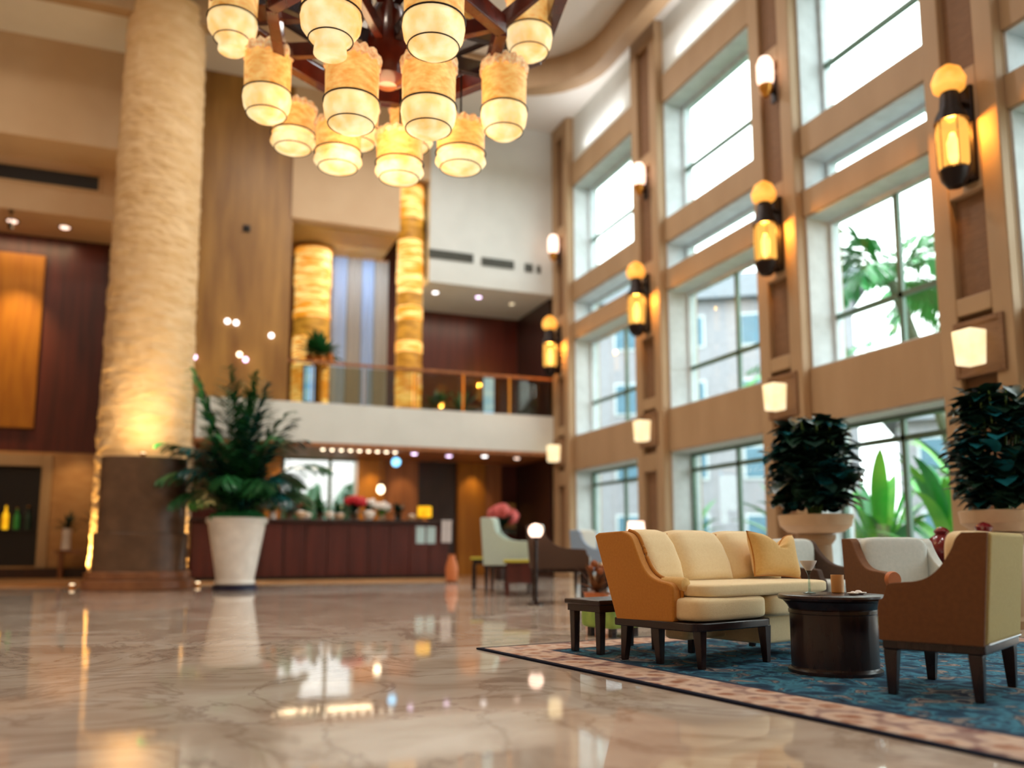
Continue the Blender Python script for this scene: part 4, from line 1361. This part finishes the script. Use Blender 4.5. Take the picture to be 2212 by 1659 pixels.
for i, (x, y, s) in enumerate([(4.10, 4.44, 0.05), (4.02, 4.40, 0.035)]):
    t = thing('saucer', ['small white saucer near the front edge of the drum table', 'tiny white dish beside the saucer on the drum table'][i], 'dish', (x, y, TZ), 0, 'white dishes on the drum table')
    MB().lathe([(s * 0.5, 0), (s, 0.012), (s, 0.016), (s * 0.5, 0.008)], 24).build('dish', 'white_ceramic', t)
    MB().ball((0, 0, 0.016), s * 0.45, 10, 6, sz=0.6).build('sweet', 'petal_white', t)


# --- armchair: local -y is the front, origin at the centre of its base on the floor
def armchair(label, loc, rotz, w, dep, m_side, m_back, m_in, wood='espresso', hs=1.0, nails=False, group=None, rail_z=0.29, m_side2=None):
    t = thing('armchair', label, 'armchair', loc, rotz, group)
    hw, hd = w / 2, dep / 2
    z0, za, zt = rail_z, 0.60 * hs, 0.87 * hs
    side = smooth_poly([(-hd, z0), (-hd, za - 0.10), (-hd + 0.035, za - 0.085), (-hd + 0.05, za - 0.02), (-hd + 0.07, za), (-hd + dep * 0.45, za + 0.01), (-hd + dep * 0.62, za + 0.07), (-hd + dep * 0.76, za + 0.18), (-hd + dep * 0.80, zt - 0.03), (-hd + dep * 0.86, zt)], 2)
    for sg in (-1, 1):
        MB().prism(side + [(hd + 0.05, zt), (hd, z0)], 'x', sg * hw, sg * (hw - 0.075)).build('side_panel', m_side if sg < 0 or not m_side2 else m_side2, t, bevel=0.02, seg=3)
    MB().prism([(hd - 0.09, z0), (hd + 0.01, z0), (hd + 0.065, zt), (hd - 0.03, zt + 0.005)], 'x', -hw + 0.02, hw - 0.02).build('back_panel', m_back, t, bevel=0.02, seg=3)
    MB().cushion(-hw + 0.07, hd - 0.2, z0 + 0.1, hw - 0.07, hd - 0.02, zt + 0.012, 0.35, 12).build('back_cushion', m_in, t, smooth=70)
    MB().cushion(-hw + 0.07, -hd - 0.03, z0 + 0.04, hw - 0.07, hd - 0.1, z0 + 0.2, 0.3, 12).build('seat_cushion', m_in, t, smooth=70)
    MB().box(-hw + 0.02, -hd + 0.01, z0 - 0.05, hw - 0.02, hd, z0 + 0.04).build('rail', wood, t, bevel=0.008)
    for sx in (-1, 1):
        for sy in (-1, 1):
            MB().taper((sx * (hw - 0.05), sy * (hd - 0.045), 0), (sx * (hw - 0.055), sy * (hd - 0.05), z0 - 0.05), 0.022, 0.036).build('leg', wood, t, bevel=0.004)
    if nails:
        for i in range(34):
            x = -hw + 0.05 + (w - 0.1) * i / 33
            MB().ball((x, hd + 0.012, z0 + 0.006), 0.0065, 8, 6).build('nailhead', 'chrome', t)
    return t


fz = math.radians(207.3)
fx = Vector((math.cos(fz), math.sin(fz)))          # local x in the world
fy = Vector((-math.sin(fz), math.cos(fz)))         # local y (rear) in the world
CW, CD = 0.80, 0.52
c0 = Vector((3.86, 3.36)) - fx * (CW / 2 - 0.05) - fy * (CD / 2 - 0.045)
armchair('brown armchair with olive back seen from behind at the right edge', (c0.x, c0.y, RZ), fz, CW, CD, 'fabric_brown', 'fabric_olive', 'fabric_cream', nails=True)
ac = armchair('white armchair with brown sides and a rounded orange arm end behind the drum table', (5.68, 5.58, RZ), math.radians(-14), 0.74, 0.66, 'fabric_brown', 'fabric_white', 'fabric_white', group='armchairs by the planters', m_side2='fabric_white')
MB().lathe([(0.01, -0.02), (0.055, -0.018), (0.06, 0.0), (0.06, 0.03)], 24).build('arm_end', 'leather_orange', ac).matrix_local = Matrix.Translation((-0.33, -0.345, 0.54)) @ Matrix.Rotation(-PI / 2, 4, 'X') @ Matrix.Diagonal((1, 1.1, 1, 1))
armchair('white armchair with dark umber sides partly hidden by the pillow', (5.7, 6.75, RZ), math.radians(12), 0.72, 0.75, 'fabric_umber', 'fabric_umber', 'fabric_white', group='armchairs by the planters')

# things at the right behind the chair
t = thing('side_table', 'dark round side table between the right chairs and the window', 'side table', (7.15, 6.3, 0))
MB().lathe([(0.22, 0), (0.22, 0.03), (0.04, 0.06), (0.04, 0.6)], 24).build('pedestal', 'espresso', t)
MB().lathe([(0.42, 0.6), (0.45, 0.62), (0.45, 0.65)], 40).build('top', 'espresso', t)
for i, (x, y, s, m, lb) in enumerate([(6.93, 6.35, 0.15, 'red_glass', 'dark red glass urn on the round side table, left one'), (7.35, 6.23, 0.17, 'red_glass', 'dark red glass urn on the round side table, right one')]):
    t = thing('urn', lb, 'urn', (x, y, 0.65), 0, 'red urns on the side table')
    MB().lathe([(s * 0.5, 0), (s * 0.9, s * 0.5), (s, s), (s * 0.8, s * 1.6), (s * 0.4, s * 1.9), (s * 0.5, s * 2.1)], 24).build('body', m, t)
    MB().lathe([(s * 0.52, s * 2.1), (s * 0.3, s * 2.3), (s * 0.05, s * 2.4)], 20).build('lid', m, t)
t = thing('globe_lamp', 'small white globe lamp between the red urns', 'table lamp', (7.12, 6.14, 0.65))
MB().lathe([(0.07, 0), (0.07, 0.02), (0.02, 0.03), (0.02, 0.1)], 16).build('base', 'iron', t)
MB().ball((0, 0, 0.17), 0.08).build('globe', 'lamp_cream', t)


# --- planters with dark shrubs
def planter(label, x, y, zb, rb, fr_r, fh, seed):
    rr = random.Random(seed)
    t = thing('planter', label, 'potted plant', (x, y, 0), 0, 'dark shrubs in bowl planters')
    MB().lathe([(0.28, 0), (0.28, 0.08), (0.2, 0.12), (0.17, zb - 0.12), (0.22, zb - 0.05), (0.22, zb)], 32).build('pedestal', 'tan_stone', t)
    MB().lathe([(0.16, zb), (rb * 0.75, zb + 0.03), (rb * 0.95, zb + 0.1), (rb, zb + 0.22), (rb * 0.96, zb + 0.23), (rb * 0.9, zb + 0.15)], 40).build('bowl', 'cream_ceramic', t)
    MB().lathe([(rb * 0.92, zb + 0.17), (rb * 0.4, zb + 0.2)], 24).build('soil', 'soil', t)
    zc = zb + 0.2
    st = MB()
    dark, teal = MB(), MB()
    for i in range(520):
        a = rr.uniform(0, 2 * PI)
        v = rr.random()
        rad = fr_r * (0.55 + 0.45 * math.sin(PI * min(1, 0.2 + 0.75 * v))) * rr.uniform(0.45, 1.0)
        p = Vector((rad * math.cos(a), rad * math.sin(a), zc + 0.14 + (fh - 0.12) * v * rr.uniform(0.85, 1.0)))
        d = Vector((math.cos(a + rr.uniform(-.7, .7)), math.sin(a + rr.uniform(-.7, .7)), rr.uniform(-0.2, 0.9)))
        L = rr.uniform(0.2, 0.36)
        (teal if rr.random() < 0.3 else dark).leaf(p - d.normalized() * L * 0.5, d, L, rr.uniform(0.15, 0.25), 0.8, 4, 0.25)
    for i in range(14):
        a = i * 2.399
        st.tube([(0.05 * math.cos(a), 0.05 * math.sin(a), zc - 0.02), (fr_r * 0.4 * math.cos(a), fr_r * 0.4 * math.sin(a), zc + fh * 0.5), (fr_r * 0.6 * math.cos(a), fr_r * 0.6 * math.sin(a), zc + fh * 0.9)], 0.012, 5)
    st.build('stem', 'stem_green', t)
    dark.build('dark_foliage', 'leaf_dark', t, smooth=80)
    teal.build('bluish_foliage', 'leaf_blue', t, smooth=80)  # bluish highlights on the shrub, painted in as lighter leaves


planter('dark leafy shrub in a cream bowl planter in front of the second pilaster', 6.9, 8.1, 0.96, 0.42, 0.50, 1.22, 31)
planter('dark leafy shrub in a cream bowl planter cut by the right edge', 7.98, 6.52, 0.96, 0.42, 0.46, 1.4, 32)

# --- far seating left of the sofa
armchair('mint white armchair with dark legs near the end of the bar', (5.62, 14.75, 0), math.radians(62), 0.8, 0.85, 'fabric_mint', 'fabric_mint', 'fabric_mint', hs=1.55, rail_z=0.5, group='armchairs in the far lounge')
armchair('white and brown armchair beside the glowing globe lamp', (5.35, 11.95, 0), math.radians(70), 0.75, 0.85, 'fabric_umber', 'fabric_umber', 'fabric_white', hs=1.32, rail_z=0.5, group='armchairs in the far lounge')
armchair('pale blue armchair far back under the farthest window', (7.2, 14.2, 0), math.radians(40), 0.8, 0.8, 'fabric_blue', 'fabric_blue', 'fabric_white', hs=1.3, rail_z=0.42, group='armchairs in the far lounge')
armchair('white armchair farthest back beside the lime covered table', (8.3, 16.5, 0), math.radians(-30), 0.8, 0.8, 'fabric_white', 'fabric_white', 'fabric_white', hs=1.25, rail_z=0.42, group='armchairs in the far lounge')


def low_table(label, x, y, rz, w, d, h, wood, cloth=None, body=0.0):
    t = thing('coffee_table', label, 'coffee table', (x, y, 0), rz)
    MB().box(-w / 2, -d / 2, h - 0.05, w / 2, d / 2, h).build('top', wood, t, bevel=0.008)
    if cloth:
        MB().box(-w / 2 - 0.005, -d / 2 - 0.005, h - 0.03, w / 2 + 0.005, d / 2 + 0.005, h + 0.008).build('runner', cloth, t)
    MB().box(-w / 2 + 0.04, -d / 2 + 0.04, h - 0.05 - 0.08 - body, w / 2 - 0.04, d / 2 - 0.04, h - 0.05).build('apron', wood, t)
    for sx in (-1, 1):
        for sy in (-1, 1):
            MB().box(sx * (w / 2 - 0.06) - 0.035, sy * (d / 2 - 0.06) - 0.035, 0, sx * (w / 2 - 0.06) + 0.035, sy * (d / 2 - 0.06) + 0.035, h - 0.05 - 0.08 - body).build('leg', wood, t)
    return t


low_table('dark coffee table with a cream top left of the sofa', 5.95, 11.0, math.radians(-21), 0.75, 0.55, 0.58, 'espresso', 'fabric_cream', 0.2)
low_table('small dark table with a lime runner near the bar end', 5.75, 16.2, math.radians(-21), 0.75, 0.5, 0.62, 'espresso', 'linen_lime', 0.0)
low_table('dark red timber side table before the mint armchair', 5.45, 13.75, math.radians(-21), 0.6, 0.5, 0.6, 'red_wood', 'linen_lime', 0.25)
t = thing('globe_lamp', 'glowing pinkish globe lamp on a dark post beside the far armchair', 'floor lamp', (4.78, 11.5, 0))
MB().lathe([(0.12, 0), (0.12, 0.03), (0.03, 0.05), (0.03, 0.92), (0.06, 0.96)], 20).build('post', 'espresso', t)
MB().ball((0, 0, 1.05), 0.11).build('globe', 'lamp_pink', t)
t = thing('table_lamp', 'glowing lamp with drum shade by the third pilaster', 'floor lamp', (7.6, 13.6, 0))
MB().lathe([(0.14, 0), (0.14, 0.03), (0.03, 0.05), (0.03, 1.0)], 20).build('base', 'espresso', t)
MB().lathe([(0.17, 0.98), (0.14, 1.28), (0.13, 1.28), (0.16, 0.98)], 24, cap=False).build('shade', 'lamp_pink', t)
t = thing('ottoman', 'low lime green ottoman behind the sofa arm', 'ottoman', (3.76, 7.2, RZ * 0), math.radians(16))
MB().cushion(-0.22, -0.22, 0.08, 0.22, 0.22, 0.33, 0.25, 10).build('cushion', 'fabric_lime', t, smooth=70)
for sx in (-1, 1):
    for sy in (-1, 1):
        MB().box(sx * 0.14 - 0.025, sy * 0.14 - 0.025, 0, sx * 0.14 + 0.025, sy * 0.14 + 0.025, 0.1).build('leg', 'espresso', t)
bouquet('flower_vase', 'rusty orange dried flowers in a pot behind the sofa', 'flowers', 4.5, 9.0, 0, 'petal_rust', 'fabric_brown', 0.11, 0.4, 'leather_orange', 7, seed=41, pot_r=0.14, pot_h=0.3)
bouquet('flower_vase', 'tall dark pedestal vase of pinkish red flowers by the bar wall', 'flowers', 7.6, 20.6, 0, 'petal_pink', 'leaf_dark', 0.42, 0.62, 'dark_wood', 14, seed=42, pot_r=0.16, pot_h=1.25)
t = thing('floor_vase', 'slender orange vase on the floor at the end of the bar', 'vase', (6.0, 19.6, 0))
MB().lathe([(0.1, 0), (0.14, 0.1), (0.15, 0.35), (0.09, 0.55), (0.07, 0.62), (0.09, 0.66)], 24).build('body', 'leather_orange', t)
MB().lathe([(0.14, 0.0), (0.16, 0.02), (0.16, 0.04)], 24).build('foot', 'step_stone', t)
t = thing('picture', 'small olive framed picture on the dark far wall', 'picture', (9.45, 24.9, 1.35))
MB().box(-0.26, -0.04, 0, 0.26, 0.0, 0.9).build('frame', 'dark_wood', t, bevel=0.01)
MB().box(-0.2, -0.05, 0.06, 0.2, -0.04, 0.84).build('canvas', 'plaster_gold', t)

# ================================================================== OUTSIDE
struct(MB().box(10.7, -30, -0.3, 120, 130, -0.1).box(-30, 25.6, -0.3, 10.7, 130, -0.1), 'ground', 'grass', 'pale green garden ground outside the windows', 'ground', smooth=0)
struct(MB().box(10.7, -6, -0.1, 12.0, 26, -0.05), 'path', 'paving', 'pale paved strip along the outside of the windows', 'path', smooth=0)


def banana(label, x, y, n, h, seed, m='leaf_bright'):
    rr = random.Random(seed)
    t = thing('banana_plant', label, 'plant', (x, y, -0.1), 0, 'banana plants outside the windows')
    st = MB()
    for k in range(3):
        a = k * 2.1 + seed
        st.tube([(0.15 * math.cos(a), 0.15 * math.sin(a), 0), (0.2 * math.cos(a), 0.2 * math.sin(a), h * 0.45)], [0.09, 0.05], 8)
    st.build('stem', 'stem_green', t)
    for k in range(n):
        a = k * 2.399 + rr.uniform(-.3, .3)
        e = rr.uniform(1.05, 1.42)
        lm = MB()
        lm.leaf((0.2 * math.cos(a), 0.2 * math.sin(a), h * rr.uniform(0.1, 0.45)), (math.cos(a) * math.cos(e), math.sin(a) * math.cos(e), math.sin(e)), h * rr.uniform(0.35, 0.7), rr.uniform(0.18, 0.34), 1.3, 8, 0.3)
        lm.build('leaf', m if k % 3 else 'leaf_deep', t, smooth=80)


banana('bright green banana plant outside right of the big shrub', 12.3, 11.0, 22, 3.1, 1)
banana('banana plant outside just behind the big shrub', 12.5, 12.9, 22, 3.0, 2)
banana('deep green banana plant outside the middle bay near its pilaster', 12.3, 14.9, 22, 2.9, 3, 'leaf_deep')
banana('banana plant outside the nearest bay close to the right pilaster', 14.4, 11.3, 22, 3.2, 4, 'leaf_deep')
banana('banana plant low outside the farthest bay', 12.6, 19.8, 22, 2.4, 5, 'leaf_deep')
banana('banana plant outside the window at the right edge', 12.3, 6.4, 22, 3.2, 6)


def palm_tree(label, x, y, h, lean, seed, fr_l=2.6):
    rr = random.Random(seed)
    t = thing('palm_tree', label, 'tree', (x, y, -0.1), 0, 'palm trees in the garden')
    pts = [(lean[0] * (i / 8) ** 1.3, lean[1] * (i / 8) ** 1.3, h * i / 8) for i in range(9)]
    MB().tube(pts, [0.17 - 0.008 * i for i in range(9)], 10).build('trunk', 'trunk', t)
    cr = MB()
    for k in range(16):
        frond(cr, pts[-1], k * 2.399, math.radians(rr.uniform(5, 70)), fr_l * rr.uniform(0.8, 1.1), 1.6, 16, 0.8, 0.09)
    cr.build('crown', 'leaf_deep', t, smooth=80)


banana('tall banana plant standing farther out beyond the nearest bay', 16.5, 14.0, 20, 4.2, 7)
banana('deep green banana plant farther out toward the right pilaster', 16.0, 10.9, 20, 4.0, 8, 'leaf_deep')
palm_tree('leaning palm tree outside the nearest bay', 15.2, 12.8, 6.6, (-1.1, 1.0), 1)
palm_tree('tall straight palm tree farther out in the garden', 20.5, 17.5, 8.2, (0.5, 0.3), 2, 3.0)
palm_tree('palm tree far out beyond the middle bay', 19.5, 23, 6.0, (0.4, -0.6), 3, 3.0)


def house(label, x, y, w, d, h, rz, wallm, seed, floors=9):
    t = thing('house', label, 'building', (x, y, -0.1), rz, 'pale buildings beyond the garden')
    MB().box(-w / 2, -d / 2, 0, w / 2, d / 2, h).build('wall', wallm, t, smooth=0)
    MB().prism([(-d / 2 - 0.6, h), (d / 2 + 0.6, h), (d / 2 - 0.8, h + 1.6), (-d / 2 + 0.8, h + 1.6)], 'x', -w / 2 - 0.6, w / 2 + 0.6).build('roof', 'roof_grey', t, smooth=0)
    for fl in range(min(floors, int(h // 3.2))):
        for k in range(int(w // 3)):
            xx = -w / 2 + 1.5 + k * 3
            f = MB().box(xx - 0.7, -d / 2 - 0.06, fl * 3.2 + 0.9, xx + 0.7, -d / 2, fl * 3.2 + 2.5).build('window', 'reveal_white', t, smooth=0)
            MB().box(xx - 0.6, -d / 2 - 0.08, fl * 3.2 + 1.0, xx + 0.6, -d / 2 - 0.06, fl * 3.2 + 2.4).build('pane', 'house_blue', f, smooth=0)


house('tall pale building with blue windows beyond the middle and farthest bays', 24.5, 37.7, 15, 7, 12.8, math.radians(-33), 'house_pale', 1)
house('low pale building beyond the nearest bay', 35, 26.5, 11, 6, 6.4, math.radians(-50), 'house_pale', 3)
house('pale blue building at the far end of the garden', 21, 62, 12, 7, 9.6, math.radians(-18), 'house_blue', 2)
house('pale building seen through the bar window', 6.5, 48, 18, 7, 9.6, 0.0, 'house_white', 4, 0)  # added to cut sky glare bleeding through the bar window
# greenery outside the bar window
for i, (x, y, s) in enumerate([(3.15, 28.2, 0.62), (4.25, 30.6, 0.62), (5.2, 28.4, 0.85)]):
    rr = random.Random(60 + i)
    t = thing('garden_shrub', ['green shrub outside the bar window, left one', 'low green shrub outside the middle of the bar window', 'green shrub outside the bar window, right one'][i], 'plant', (x, y, -0.1), 0, 'shrubs outside the bar window')
    lm = MB()
    for k in range(120):
        a, e = rr.uniform(0, 2 * PI), rr.uniform(0.1, 1.5)
        q = rr.uniform(0.3, 1.0) * s
        lm.leaf((math.cos(a) * math.cos(e) * q, math.sin(a) * math.cos(e) * q, 0.5 + math.sin(e) * q * 3.4), (math.cos(a), math.sin(a), 0.4), 0.45, 0.2, 0.7, 4)
    lm.ball((0, 0, 1.75), 0.8 * s, 20, 14, sz=1.5 / s, bumpy=0.5)
    lm.build('foliage', 'leaf_palm', t, smooth=80)
    MB().tube([(0, 0, 0), (0, 0, 1.2 * s)], 0.05, 8).build('stem', 'trunk', t)
